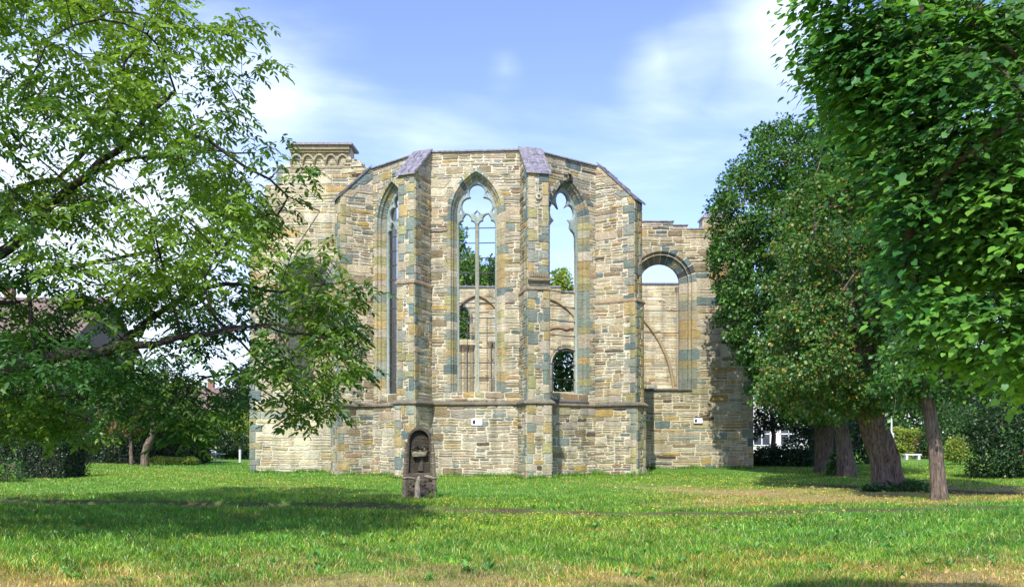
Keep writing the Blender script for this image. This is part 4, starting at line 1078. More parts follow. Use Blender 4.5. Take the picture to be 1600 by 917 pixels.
# ---- string course round walls and buttresses
def isect(p, d, q, e):
    """p + t d meets q + s e"""
    den = d.x*e.y-d.y*e.x; t = ((q.x-p.x)*e.y-(q.y-p.y)*e.x)/den; return p+d*t
plan = [E2+Vector((0, -1.5))]
walls = [(E2, A2), (A2, B2), (B2, C2), (C2, D2), (D2, F2)]
for i, (K, b, p, hw, L) in enumerate((bA, bB, bC, bD)):
    w1, w2 = walls[i], walls[i+1]; h = hw+0.02; LL = L+0.07
    l0 = isect(K-p*h, b, w1[0], (w1[1]-w1[0]).normalized()); r0 = isect(K+p*h, b, w2[0], (w2[1]-w2[0]).normalized())
    plan += [l0, K-p*h+b*LL, K+p*h+b*LL, r0]
plan.append(F2)
M = MB()
sweep_plan(M, [tuple(q) for q in plan], [(-0.05, STR-0.16), (0.09, STR-0.13), (0.10, STR-0.06), (0.17, STR-0.02), (0.17, STR+0.03), (0.03, STR+0.14), (-0.05, STR+0.14)], colf=lambda: pick([((0.24, 0.21, 0.17), 3), ((0.33, 0.27, 0.2), 2), ((0.16, 0.15, 0.13), 2)]))
M.build('string_course', M_STONE, church)

# ---- right wall with the round-arched window
def profile_lim(prof, x0=0.0):
    """prof: list of (u0, u1, top) steps along a wall"""
    def f(v):
        out = []
        for u0, u1, t in prof:
            if v < t:
                if out and abs(out[-1][1]-u0) < 1e-6: out[-1] = (out[-1][0], u1)
                else: out.append((u0, u1))
        return out
    return f
def big_wall(P, Q, prof, ar, coff, moff, pal, ql, qr, label, hr=(0.15, 0.36), lr=(0.36, 1.05), slate=True, thick=0.8, base=0.026):
    fc = Face(P, Q); M = MB(); lim = profile_lim(prof); tops = sorted(set(t for *_, t in prof))
    lv = sorted(set([0.0]+tops+(ar.levels(0, tops[-1], coff) if ar else [])))
    core(M, fc, [-0.3]+lv, lambda v: cut_hole(lim(v), ar, v, coff) if ar else lim(v), 0, -thick)
    edges = [-0.15]+tops
    for a, b in zip(edges, edges[1:]):
        masonry(M, fc, a, b-0.01, lambda v: cut_hole(lim(v), ar, v, moff) if ar else lim(v), pal, hrange=hr, lrange=lr, ql=ql, qr=qr, base=base)
    o = M.build('wall', M_STONE, church); tag(o, label)
    if slate:
        for u0, u1, t in prof:
            M = MB()
            vs = [fc.p(u0-0.03, t+0.002, 0.07), fc.p(u1+0.03, t+0.002, 0.07), fc.p(u1+0.03, t+0.002, -thick-0.05), fc.p(u0-0.03, t+0.002, -thick-0.05)]
            M.add(vs+[(x, y, z+0.055) for x, y, z in vs], [(3, 2, 1, 0), (4, 5, 6, 7), (0, 1, 5, 4), (1, 2, 6, 5), (2, 3, 7, 6), (3, 0, 4, 7)], (0.2,)*3)
            M.build('slate_coping', M_SLATE, o)
    return fc, o
YR = 40.0
def ux(px, Y, x0): return (px-CX)/FPX*Y-x0
def vz(py, Y): return EYE+(HY-py)/FPX*Y
x0r = 4.45; x1r = (1177-CX)/FPX*YR
u_ = lambda px: ux(px, YR, x0r)
prof = [(0, u_(1000), vz(336, YR)), (u_(1000), u_(1052), vz(347, YR)), (u_(1052), u_(1074), vz(353, YR)), (u_(1074), u_(1098), vz(359, YR)), (u_(1098), x1r-x0r, vz(341, YR))]
arR = Arch(u_(1033), 0.96, vz(607, YR), vz(441, YR), 0.96)
fR, oR = big_wall((x0r, YR), (x1r, YR), prof, arR, 0.55, 0.72, RUBBLE, False, True, 'lower wall on the right with a stepped top and a round arched window')
M = MB()
PROF2 = [(0.74, -0.03), (0.74, 0.03), (0.52, 0.03), (0.50, -0.07), (0.44, -0.12), (0.40, -0.12), (0.36, -0.06), (0.33, -0.16), (0.02, -0.42), (0.0, -0.44), (0.0, -0.62), (0.05, -0.66), (0.3, -0.82)]
surround(M, fR, arR, PROF2, ASHLAR, DARKP, nb=6, bl=(0.35, 0.62), wide=(0, 0.2))
s = M.build('window_surround', M_STONE, church); tag(s, 'round arched window surround with banded dark voussoirs')
M = MB(); w = arR.w+0.5
z = arR.sill
M.add([fR.p(arR.c-w, z-0.10, 0.12), fR.p(arR.c+w, z-0.10, 0.12), fR.p(arR.c+w, z-0.02, 0.12), fR.p(arR.c-w, z-0.02, 0.12), fR.p(arR.c-w, z+0.04, -0.6), fR.p(arR.c+w, z+0.04, -0.6), fR.p(arR.c-w, z-0.12, -0.1), fR.p(arR.c+w, z-0.12, -0.1)], [(0, 1, 2, 3), (3, 2, 5, 4), (6, 7, 1, 0), (0, 3, 6), (1, 7, 2)], (0.13, 0.12, 0.13))
M.build('sill', M_STONE, s)
iron_bars(fR, arR, -0.5, [vz(y, YR) for y in (483, 518)], s)
# gable stub with sloping coping on the right wall, and the return wall behind
big_wall((x1r-0.001, YR+0.8), (x1r, 52), [(0, 11.2, 6.2)], None, 0, 0, RUBBLE, False, False, 'side wall running back from the right corner')
M = MB(); g0, g1, gt = u_(1096), u_(1140), vz(331, YR)
M.add([fR.p(g0, gt-0.35, 0.05), fR.p(g0, gt-0.35, -0.85), fR.p(g1, gt+1.1, 0.05), fR.p(g1, gt+1.1, -0.85), fR.p(g0, gt-0.25, 0.05), fR.p(g0, gt-0.25, -0.85), fR.p(g1, gt+1.22, 0.05), fR.p(g1, gt+1.22, -0.85)],
      [(0, 1, 3, 2), (4, 6, 7, 5), (0, 2, 6, 4), (1, 5, 7, 3), (0, 4, 5, 1), (2, 3, 7, 6)], (0.2,)*3)
M.add([fR.p(g0+0.1, vz(341, YR), 0.0), fR.p(g1, vz(341, YR), 0.0), fR.p(g1, gt+1.08, 0.0), fR.p(g0+0.1, vz(341, YR), -0.8), fR.p(g1, vz(341, YR), -0.8), fR.p(g1, gt+1.08, -0.8)], [(0, 1, 2), (5, 4, 3), (1, 4, 5, 2)], (0.4, 0.36, 0.28))
M.build('gable_coping', M_SLATE, church)

# ---- left wall with lombard frieze on its tall end
YL = 36.0; x0l = (390-CX)/FPX*YL; x1l = -6.4
v_ = lambda px: ux(px, YL, x0l)
profL = [(0, v_(402), vz(372, YL)), (v_(402), v_(414), vz(312, YL)), (v_(414), v_(432), vz(288, YL)), (v_(432), v_(455), vz(258, YL)), (v_(455), v_(548), vz(229, YL)), (v_(548), v_(556), vz(252, YL)), (v_(556), v_(566), vz(256, YL)), (v_(566), v_(577), vz(263, YL)), (v_(577), x1l-x0l, vz(290, YL))]
arL = Arch(v_(478), 0.88, vz(603, YL), vz(452, YL), 0.88)
fL, oL = big_wall((x0l, YL), (x1l, YL), profL, arL, 0.5, 0.62, PALE, True, False, 'tall pale wall on the left with a round arched window and a frieze of little arches', slate=False)
M = MB(); surround(M, fL, arL, [(o*0.85, d) for o, d in PROF2], ASHLAR, ASHLAR, nb=6, bl=(0.35, 0.6), wide=(0, 0.15))
s = M.build('window_surround', M_STONE, church); tag(s, 'round arched window surround half hidden by the walnut')
M = MB()
# frieze of small pointed blind arches under a moulded cornice and slate slab
f0, f1 = v_(455), v_(545); ft = vz(229, YL)
core(M, fL, [ft-0.20, ft-0.04], lambda v: [(f0-0.05, f1+0.06)], 0.24, 0.0, (0.40, 0.33, 0.22))
core(M, fL, [ft-0.95, ft-0.86], lambda v: [(f0-0.02, f1+0.02)], 0.05, 0.0, (0.42, 0.38, 0.26))
na = 5; wA = (f1-f0)/na
for k in range(na):
    a = Arch(f0+wA*(k+0.5), wA*0.40, ft-0.95, ft-0.62, wA*0.44)
    for side in (-1, 1):
        pr = [(0.05, 0.0), (0.05, 0.14), (-0.02, 0.14), (-0.05, 0.0)]
        for j in range(6):
            t0, t1 = j/6, (j+1)/6; vs = []
            for t in (t0, t1):
                for (o, d) in pr: u, v = a.pt(side, t, o); vs.append(fL.p(u, v, d))
            M.add(vs, [(0, 1, 5, 4), (1, 2, 6, 5), (2, 3, 7, 6)], (0.44, 0.39, 0.26))
for k in range(na+1):
    u = f0+wA*k
    M.add([fL.p(u-0.06, ft-0.62, 0.15), fL.p(u+0.06, ft-0.62, 0.15), fL.p(u+0.02, ft-0.86, 0.02), fL.p(u-0.02, ft-0.86, 0.02), fL.p(u-0.08, ft-0.60, 0.0), fL.p(u+0.08, ft-0.60, 0.0)], [(0, 1, 2, 3), (4, 0, 3), (1, 5, 2), (4, 5, 1, 0)], (0.42, 0.36, 0.24))
core(M, fL, [ft-0.30, ft-0.20], lambda v: [(f0-0.02, f1+0.03)], 0.16, 0.0, (0.44, 0.39, 0.27))
M.build('arch_frieze', M_STONE, oL)
M = MB()
a = [fL.p(f0-0.15, ft-0.03, 0.34), fL.p(f1+0.2, ft-0.03, 0.34), fL.p(f1+0.28, ft-0.03, -0.9), fL.p(f0-0.15, ft-0.03, -0.9)]
M.add(a+[(x, y, z+0.09) for x, y, z in a], [(3, 2, 1, 0), (4, 5, 6, 7), (0, 1, 5, 4), (1, 2, 6, 5), (2, 3, 7, 6), (3, 0, 4, 7)], (0.2,)*3)
M.build('slate_coping', M_SLATE, oL)
M = MB()
for k in range(90):        # ragged broken edge of the masonry
    u = v_(rs.uniform(545, 582)); t = np.interp(u, [v_(545), v_(550), v_(570), v_(582)], [vz(236, YL), vz(252, YL), vz(258, YL), vz(275, YL)])
    s_ = rs.uniform(0.07, 0.17); P0 = Vector(fL.p(u, t-rs.random()*0.5, rs.uniform(-0.7, 0.05)))
    vs = [tuple(P0+Vector((dx*s_*1.4, dy*s_, dz*s_*0.5))+Vector(rs_unit())*s_*0.25) for dx, dy, dz in ((-1, -1, -1), (1, -1, -1), (1, 1, -1), (-1, 1, -1), (-1, -1, 1), (1, -1, 1), (1, 1, 1), (-1, 1, 1))]
    M.add(vs, [(3, 2, 1, 0), (4, 5, 6, 7), (0, 1, 5, 4), (1, 2, 6, 5), (2, 3, 7, 6), (3, 0, 4, 7)], pick(PALE))
M.build('broken_edge', M_STONE, oL)
# shaded chamber wall behind the left window, choir side walls beyond
big_wall((x0l+0.05, 38.6), (-6.4, 38.6), [(0, x1l-x0l-0.05, 10.8)], None, 0, 0, PALE, False, False, 'rear wall of the left side chapel', slate=False)
big_wall((-6.3, 40), (-6.3, 44.8), [(0, 4.8, 14.0)], None, 0, 0, DARKP, False, False, 'inner side wall of the nave', slate=False)  # dark palette paints the shade on this sun-averted wall into its stones

# ---- west wall of the roofless nave, seen through the windows
YW = 52.0; xw0, xw1 = -7.0, 12.6; w_ = lambda px: ux(px, YW, xw0)
arW = Arch(w_(885), 0.80, vz(612, YW), vz(566, YW), 0.80)
arW2 = Arch(w_(724), 0.36, vz(530, YW), vz(496, YW), 0.55)
class Two:
    def levels(s, a, b, o): return sorted(set(arW.levels(a, b, o)+arW2.levels(a, b, o)))
profW = [(0, w_(876), vz(449, YW)), (w_(876), w_(960), vz(457, YW)), (w_(960), xw1-xw0, vz(444, YW))]
fW = Face((xw0, YW), (xw1, YW)); M = MB(); limW = profile_lim(profW)
lv = sorted(set([-0.3]+Two().levels(0, vz(444, YW), 0.1)+[vz(449, YW), vz(457, YW)]))
hol = lambda v, o: cut_hole(cut_hole(limW(v), arW, v, o), arW2, v, o)
core(M, fW, lv, lambda v: hol(v, 0.1), 0, -0.8, (0.62, 0.54, 0.40))
masonry(M, fW, 3.0, vz(457, YW), lambda v: hol(v, 0.2), PALE, hrange=(0.13, 0.27), lrange=(0.35, 1.0), base=0.022)
masonry(M, fW, vz(457, YW), vz(449, YW), lambda v: limW(v), PALE, hrange=(0.13, 0.2), lrange=(0.35, 1.0), base=0.022)
oW = M.build('wall', M_STONE, church); tag(oW, 'sunlit far wall of the nave with blind arches, seen through the windows')
M = MB(); PW = [(0.3, -0.03), (0.3, 0.05), (0.2, 0.05), (0.17, -0.05), (0.08, -0.08), (0.0, -0.25), (0.0, -0.8)]
surround(M, fW, arW2, [(o*0.7, d) for o, d in PW], DARKP, DARKP, nb=4); M.build('window_surround', M_STONE, oW)
M = MB(); surround(M, fW, arW, PW, DARKP, DARKP, nb=5)
for a in (arW,):
    for sx in (-1, 1):
        M.tube([fW.p(a.c+sx*(a.w+0.16), a.sill, 0.10), fW.p(a.c+sx*(a.w+0.16), a.spring, 0.10)], 0.07, 8, (0.3, 0.28, 0.24))
M.build('window_surround', M_STONE, oW)
M = MB()
for (cpx, hw_, spy, rise) in ((745, 1.75, 520, 2.4), (855, 2.4, 545, 3.2), (985, 2.7, 620, 5.6)):   # blind wall ribs
    a = Arch(w_(cpx), hw_, 3, vz(spy, YW), rise)
    for side in (-1, 1):
        M.tube([fW.p(*a.pt(side, k/14, 0), 0.10) for k in range(15)], 0.10, 6, (0.46, 0.36, 0.22))
a = Arch(w_(885), 1.9, 3, vz(545, YW), 1.2)
for side in (-1, 1): M.tube([fW.p(*a.pt(side, k/10, 0), 0.06) for k in range(11)], 0.07, 6, (0.40, 0.26, 0.16))
for px, top in ((1058, 455), (704, 520), (728, 545), (736, 545), (766, 540), (773, 540), (1000, 540)):
    u = w_(px); M.tube([fW.p(u, 2.5, 0.16), fW.p(u, vz(top, YW), 0.16)], 0.085, 8, (0.38, 0.33, 0.25))
    M.tube([fW.p(u, vz(top, YW)-0.12, 0.16), fW.p(u, vz(top, YW)+0.02, 0.16), fW.p(u, vz(top, YW)+0.22, 0.16)], [0.09, 0.12, 0.19], 8, (0.30, 0.25, 0.18))
M.build('blind_ribs', M_STONE, oW)
for u0, u1, t in profW:
    M = MB()
    vs = [fW.p(u0, t+0.002, 0.1), fW.p(u1, t+0.002, 0.1), fW.p(u1, t+0.002, -0.9), fW.p(u0, t+0.002, -0.9)]
    M.add(vs+[(x, y, z+0.08) for x, y, z in vs], [(3, 2, 1, 0), (4, 5, 6, 7), (0, 1, 5, 4), (1, 2, 6, 5), (2, 3, 7, 6), (3, 0, 4, 7)], (0.2,)*3)
    M.build('slate_coping', M_SLATE, oW)
# free-standing pier cluster in the nave
M = MB()
for dx, dy, hh in ((0, 0, 7.4), (0.34, 0.05, 7.4), (-0.34, 0.05, 7.4), (0.0, 0.3, 7.4)):
    q = at(728, 600, 46); M.tube([(q.x+dx, q.y+dy, 0), (q.x+dx, q.y+dy, 6.2)], 0.10, 10, (0.44, 0.40, 0.31))
    M.tube([(q.x+dx, q.y+dy, 6.2), (q.x+dx, q.y+dy, 6.35), (q.x+dx, q.y+dy, 6.6)], [0.10, 0.12, 0.17], 10, (0.22, 0.18, 0.13))
q = at(772, 600, 46)
M.tube([(q.x, q.y, 0), (q.x, q.y, 4.2), (q.x, q.y, 4.3), (q.x, q.y, 4.7)], [0.11, 0.11, 0.14, 0.19], 10, (0.3, 0.27, 0.21))
M.build('pier', M_STONE, church)
M = MB(); M.box((0, 46.4, -0.02), 20, 11, 0.08, (0.2, 0.2, 0.15)); 
tag(M.build('ruin_floor', plain_mat('gravel_floor', (0.24, 0.21, 0.16), 0.3, 9)), 'gravel floor inside the ruin', kind='structure')

# ---- taller grass and weeds along the wall foot
def foot_grass(lines, per_m, seed):
    r = np.random.default_rng(seed); parts = []
    for (p0, p1, nx_, ny_) in lines:
        L = math.hypot(p1[0]-p0[0], p1[1]-p0[1]); n = int(L*per_m)
        t = r.random(n); off = 0.04+0.30*r.random(n)**1.8
        x = p0[0]+(p1[0]-p0[0])*t+nx_*off; y = p0[1]+(p1[1]-p0[1])*t+ny_*off
        h = (0.07+0.16*r.random(n)**2)*np.clip(0.8+0.9*smooth_noise(x, y, 2.7, seed), 0.25, 1.8)
        a = r.random(n)*6.283; w = 0.014+0.014*r.random(n); lean = r.normal(0, 0.05, (n, 2)); z = height(x, y)-0.01
        V = np.stack([np.stack([x-np.cos(a)*w, y-np.sin(a)*w, z], -1), np.stack([x+np.cos(a)*w, y+np.sin(a)*w, z], -1), np.stack([x+lean[:, 0], y+lean[:, 1], z+h], -1)], 1).reshape(-1, 3)
        F = [np.arange(n)[:, None]*3+np.array([[0, 1, 2]])]
        parts.append((V, F, np.repeat(palette(n, [(0.07, 0.20, 0.025), (0.12, 0.28, 0.04), (0.20, 0.30, 0.05), (0.30, 0.28, 0.10)], [4, 3, 2, 1], r), 3, 0)))
    V, F, C = join(parts)
    tag(mesh_np('wall_foot_grass', V, F, C, M_GRASSB), 'taller unmown grass and weeds along the foot of the ruin walls', 'grass', kind='stuff')
fl = []
pl2 = offset_plan([tuple(q) for q in plan], 0.10)
for a_, b_ in zip(pl2[1:-2], pl2[2:-1]):
    t_ = (b_-a_).normalized(); fl.append(((a_.x, a_.y), (b_.x, b_.y), t_.y, -t_.x))
fl.append(((x0l, YL), (-7.4, YL), 0, -1)); fl.append(((5.0, YR), (x1r, YR), 0, -1)); fl.append(((-2.75, 20.55), (-1.85, 20.55), 0, -1))
foot_grass(fl, 330, 41)

# ---- plaques
def plaque(fc, u, v, label):
    t = empty('plaque', fc.p(u, v, 0.10), label, 'sign', 'white plaques on the ruin')
    M = MB(); w, h = 0.21, 0.125
    fs = [(3, 2, 1, 0), (4, 5, 6, 7), (0, 1, 5, 4), (1, 2, 6, 5), (2, 3, 7, 6), (3, 0, 4, 7)]
    a = [fc.p(u-w, v-h, 0.10), fc.p(u+w, v-h, 0.10), fc.p(u+w, v+h, 0.10), fc.p(u-w, v+h, 0.10)]; b = [fc.p(u-w, v-h, 0.125), fc.p(u+w, v-h, 0.125), fc.p(u+w, v+h, 0.125), fc.p(u-w, v+h, 0.125)]
    M.add(a+b, fs, (0.72, 0.76, 0.85)); M.build('panel', plain_mat('enamel_white', (0.74, 0.78, 0.88), 0.04, 4, 0.35, 0.0), t)
    M = MB()
    M.add([fc.p(u-0.16, v-0.08, 0.129), fc.p(u-0.06, v-0.08, 0.129), fc.p(u-0.06, v+0.05, 0.129), fc.p(u-0.09, v+0.08, 0.129), fc.p(u-0.16, v+0.05, 0.129)], [(0, 1, 2, 3, 4)], (0.03, 0.03, 0.035))
    M.build('dark_pictogram', M_ATTR, t)
    for sx in (-1, 1):
        for sy in (-1, 1):
            M = MB(); M.tube([fc.p(u+sx*(w-0.02), v+sy*(h-0.02), 0.04), fc.p(u+sx*(w-0.02), v+sy*(h-0.02), 0.13)], 0.008, 6, (0.3,)*3); M.build('screw', M_IRON, t)
plaque(fBC, 2.16, vz(659, 32.1), 'small white plaque on the wall under the middle trefoil window')
plaque(fR, u_(1090), vz(657, YR), 'small white plaque on the wall right of the round arched window')

# ---- the dark gothic fragment standing in the lawn
YG = 20.8; gxc = (656-CX)/FPX*YG; gz = float(height(gxc, YG))-0.02
gst = empty('carved_stone', (gxc, YG, gz), 'dark weathered gothic niche stone standing upright in the lawn before the ruin', 'monument')
def gfrm(w): 
    fc = Face((gxc, YG), (gxc+1, YG)); return fc
fg = gfrm(0)
S = 1.79
def arch_out(wb, wt_, top, sh, n=14, b=0.0):
    out = [(wb, b), (wt_, sh)]
    for k in range(1, n): t = math.pi*k/n; out.append((wt_*math.cos(t), sh+(top-sh)*math.sin(t)))
    return out+[(-wt_, sh), (-wb, b)]
def gl(o): return [(x, z+gz) for x, z in o]
plate('slab', fg, gl(arch_out(0.38, 0.28, S-0.01, 1.50)), [], -0.14, 0.10, 0.02, M_DARKSTONE, gst, (0.08, 0.072, 0.06))  # dark stone, deepened to paint the shade in the niche cavity
plate('niche_frame', fg, gl(arch_out(0.39, 0.295, S+0.015, 1.48)), [gl([(x*1.0, z) for x, z in arch_out(0.285, 0.245, S-0.065, 1.47, b=0.66)])], 0.02, 0.07, 0.02, M_DARKSTONE, gst, (0.12, 0.105, 0.088))
plate('niche_back_lit', fg, gl(arch_out(0.27, 0.25, S-0.06, 1.47, b=1.19)), [], -0.045, 0.02, 0.005, M_STONE, gst, (0.46, 0.46, 0.45))  # pale grey plate paints sunlight onto the upper back of the niche
M = MB()
# console with crumbling foliage
M.add([fg.p(-0.19, 1.10+gz, 0.0), fg.p(0.19, 1.12+gz, 0.0), fg.p(0.15, 1.09+gz, 0.13), fg.p(-0.16, 1.07+gz, 0.13), fg.p(-0.21, 1.20+gz, 0.0), fg.p(0.20, 1.22+gz, 0.0), fg.p(0.17, 1.17+gz, 0.17), fg.p(-0.18, 1.16+gz, 0.17)],
      [(0, 1, 2, 3), (7, 6, 5, 4), (3, 2, 6, 7), (0, 3, 7, 4), (2, 1, 5, 6)], (0.40, 0.36, 0.28))
M.tube([fg.p(0.03, 1.10+gz, -0.02), fg.p(0.05, 0.95+gz, -0.02), fg.p(0.02, 0.72+gz, -0.02)], [0.09, 0.05, 0.08], 7, (0.11, 0.10, 0.085))
for k in range(60):
    u = rs.uniform(-0.19, 0.19); v = rs.uniform(1.17, 1.34)+gz; s_ = rs.uniform(0.02, 0.05)
    P0 = Vector(fg.p(u, v, rs.uniform(0.0, 0.14)*(1-(v-gz-1.17)*3))); vs = [tuple(P0+Vector(rs_unit())*s_) for _ in range(6)]
    M.add(vs, [(0, 1, 2), (0, 2, 3), (0, 3, 4), (1, 5, 2), (2, 5, 3), (3, 5, 4), (0, 4, 1), (4, 5, 1)], rs.choice([(0.20, 0.17, 0.13), (0.30, 0.26, 0.2), (0.08, 0.07, 0.06)]))
M.build('console', M_DARKSTONE, gst)
for sx in (-1, 1):
    M = MB()
    xs = lambda z: sx*(0.385-0.07*z/1.6)
    top = 1.42 if sx < 0 else 1.68
    M.tube([fg.p(xs(z), z+gz, 0.08) for z in (0, 0.3, 0.6, 0.9, 1.2, top)], [0.062, 0.056, 0.052, 0.048, 0.044, 0.022], 10, (0.20, 0.17, 0.14))
    for z, rr in ((0.54, 0.085), (0.90, 0.068), (1.16, 0.064), (1.42, 0.055)):
        if z > top: continue
        M.tube([fg.p(xs(z), z-0.035+gz, 0.08), fg.p(xs(z), z+gz, 0.08), fg.p(xs(z), z+0.035+gz, 0.08)], [rr*0.7, rr, rr*0.7], 10, (0.28, 0.24, 0.19))
    o = M.build('side_shaft', M_DARKSTONE, gst)
M = MB()
M.tube([fg.p(-0.03, 0.0+gz, 0.14), fg.p(-0.05, 0.35+gz, 0.13), fg.p(-0.02, 0.52+gz, 0.11), fg.p(0.0, 0.66+gz, 0.05)], [0.085, 0.065, 0.05, 0.02], 7, (0.34, 0.30, 0.25))
M.tube([fg.p(-0.37, 0.57+gz, 0.10), fg.p(-0.22, 0.555+gz, 0.12), fg.p(-0.10, 0.54+gz, 0.09)], 0.022, 6, (0.30, 0.26, 0.21))
M.tube([fg.p(0.12, 0.60+gz, 0.08), fg.p(0.24, 0.57+gz, 0.12), fg.p(0.37, 0.55+gz, 0.10)], [0.03, 0.04, 0.02], 6, (0.34, 0.30, 0.24))
for k in range(150):
    u = rs.uniform(-0.34, 0.34); v = rs.uniform(0.02, 0.52)+gz; s_ = rs.uniform(0.025, 0.07)
    P0 = Vector(fg.p(u, v, rs.uniform(0.03, 0.12))); vs = [tuple(P0+Vector(rs_unit())*s_) for _ in range(6)]
    M.add(vs, [(0, 1, 2), (0, 2, 3), (0, 3, 4), (1, 5, 2), (2, 5, 3), (3, 5, 4), (0, 4, 1), (4, 5, 1)], rs.choice([(0.07, 0.062, 0.052), (0.11, 0.095, 0.08), (0.06, 0.052, 0.045), (0.34, 0.30, 0.24), (0.11, 0.13, 0.055), (0.16, 0.14, 0.11)]))
M.build('broken_base', M_DARKSTONE, gst)

# ================================================================== garden background
def leafy(name, label, cat, foot, poly, Y, thick, n, size, pal, w, seed, tmpl=T_DIA, up=0.6, per=9, spread=0.18, stems=True, group=None, trunk=None, gap=0.12, gs=1.6, shell=None):
    r = np.random.default_rng(seed)
    ft = at(foot[0], 700, Y); ft.z = 0.0
    t = empty(name, tuple(ft), label, cat, group)
    pts = poly_sample(poly, n, Y, thick, r, 1.0, gap=gap, gs=gs, front=0.6, seed=seed)
    pts[:, 2] = np.maximum(pts[:, 2], 0.05)
    c = np.array(poly, float).mean(0); cc = at(c[0], c[1], Y)
    if trunk:
        limb = [([Vector(ft)]+[at(*q) for q in trunk[0]], trunk[1])]
    else:
        limb = [([Vector(ft), Vector(ft)+Vector((0, 0, max(0.3, (cc.z)*0.6)))], [0.05, 0.03])]
    A, par, mr, tips = grow(limb, pts[::max(1, n//260)], 0.5, 0.02)
    V, F, C = tree_tubes(A, par, mr, 0.008, 2.3, 5)
    mesh_np('trunk' if trunk else 'stems', V, F, C, M_BARK, t, smooth=True)
    V, F, C = cluster_leaves(pts, per, spread, size, pal, w, tmpl, r, np.array(cc), up=up, droop=0.25, flat=0.8)
    V[:, 2] = np.maximum(V[:, 2], 0.0)
    mesh_np('crown' if trunk else 'foliage', V, F, C, M_LEAF, t)
    return t
G_DARK = [(0.018, 0.045, 0.018), (0.028, 0.065, 0.022), (0.04, 0.09, 0.03), (0.012, 0.03, 0.014)]
G_MID = [(0.035, 0.10, 0.025), (0.06, 0.15, 0.035), (0.09, 0.19, 0.04), (0.025, 0.07, 0.02)]
G_LIME = [(0.20, 0.32, 0.04), (0.30, 0.38, 0.05), (0.12, 0.24, 0.04), (0.38, 0.36, 0.05)]
G_BROWN = [(0.20, 0.13, 0.05), (0.28, 0.17, 0.06), (0.13, 0.12, 0.04), (0.10, 0.14, 0.04)]
W4 = [3, 3, 2, 2]
def clipped_hedge(label, x0, x1, y0, y1, h, n, size, pal, seed, rough=0.05, group=None, cat='hedge'):
    """trimmed hedge: leaves in the outer shell of a rounded block over a dark twig mass"""
    r = np.random.default_rng(seed)
    t = empty('clipped_hedge', ((x0+x1)/2, (y0+y1)/2, 0), label, cat, group)
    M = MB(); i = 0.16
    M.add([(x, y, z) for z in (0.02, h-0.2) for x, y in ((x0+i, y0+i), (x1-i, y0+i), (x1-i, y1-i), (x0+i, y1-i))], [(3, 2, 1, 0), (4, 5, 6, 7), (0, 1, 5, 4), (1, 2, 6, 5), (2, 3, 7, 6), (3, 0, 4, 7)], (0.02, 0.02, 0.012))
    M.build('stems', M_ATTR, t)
    P = r.random((n, 3)); side = r.random(n); W, D = x1-x0, y1-y0
    areas = np.array([W*h, W*D, D*h, D*h]); k = r.choice(4, n, p=areas/areas.sum())
    X = x0+W*P[:, 0]; Yy = y0+D*P[:, 1]; Z = h*P[:, 2]; dep = 0.2*r.random(n)**1.3; N = np.zeros((n, 3))
    m = k == 0; Yy[m] = y0+dep[m]; N[m] = (0, -1, 0.35)
    m = k == 1; Z[m] = h-dep[m]; N[m] = (0, 0, 1)
    m = k == 2; X[m] = x0+dep[m]; N[m] = (-1, 0, 0.35)
    m = k == 3; X[m] = x1-dep[m]; N[m] = (1, 0, 0.35)
    # round the shoulders
    ex = np.minimum(X-x0, x1-X); ey = np.minimum(Yy-y0, y1-Yy); e = np.clip(np.minimum(ex, ey)/0.35, 0, 1)
    Z = np.where(Z > h-0.3, Z-0.16*(1-e)**2, Z)
    pos = np.stack([X, Yy, Z], -1); pos += rough*vnoise(pos, 2.2, seed)[:, None]*np.array([1, 1, 1])*1.2
    pos[:, 2] = np.maximum(pos[:, 2], 0.03)
    nr = N+r.normal(0, 0.55, (n, 3)); dr = r.normal(0, 1, (n, 3))+N*0.4
    V, F, C = leaf_mesh(pos, dr, nr, size*(0.6+0.8*r.random(n)), palette(n, pal, W4, r), T_DIA)
    mesh_np('foliage', V, F, C, M_LEAF, t)
    return t
X = lambda px, Y: (px-CX)/FPX*Y
# left
clipped_hedge('dark trimmed box hedge standing forward at the left edge of the lawn', X(22, 30.5), X(97, 30.5), 30.5, 32.6, 1.48, 9000, 0.06, G_DARK, 51)
clipped_hedge('tall dark hedge closing the garden on the left behind the small trees', X(-260, 47), X(318, 47), 46.5, 48, 3.1, 32000, 0.11, G_DARK, 52, 0.12)
clipped_hedge('low light green hedge beside the pale bench on the left', X(238, 46), X(312, 46), 45.2, 46.2, 0.42, 5200, 0.06, G_LIME, 53)
leafy('garden_bush', 'loose light green bush at the left edge before the dark trimmed hedge', 'bush', (10,), [(-60, 745), (-40, 722), (0, 716), (28, 724), (42, 740), (40, 752), (-60, 752)], 28.5, 0.6, 200, 0.09, G_MID, W4, 54, T_OVAL)
leafy('garden_tree', 'small thin-trunked tree with brownish foliage before the tall hedge', 'tree', (205,), [(150, 640), (180, 615), (225, 615), (255, 640), (250, 668), (200, 680), (155, 670)], 44.5, 1.4, 420, 0.11, G_BROWN, W4, 55, trunk=([(205, 690, 44.5), (204, 660, 44.5)], [0.12, 0.1, 0.08]))
leafy('garden_tree', 'small tree with a thick crooked leaning trunk at the left lawn edge', 'tree', (226,), [(180, 600), (230, 560), (300, 580), (320, 630), (280, 668), (220, 665), (180, 640)], 43.2, 1.5, 500, 0.12, G_MID, W4, 56, trunk=([(226, 710, 43.2), (236, 685, 43.2), (242, 650, 43.2)], [0.24, 0.2, 0.18, 0.12]))
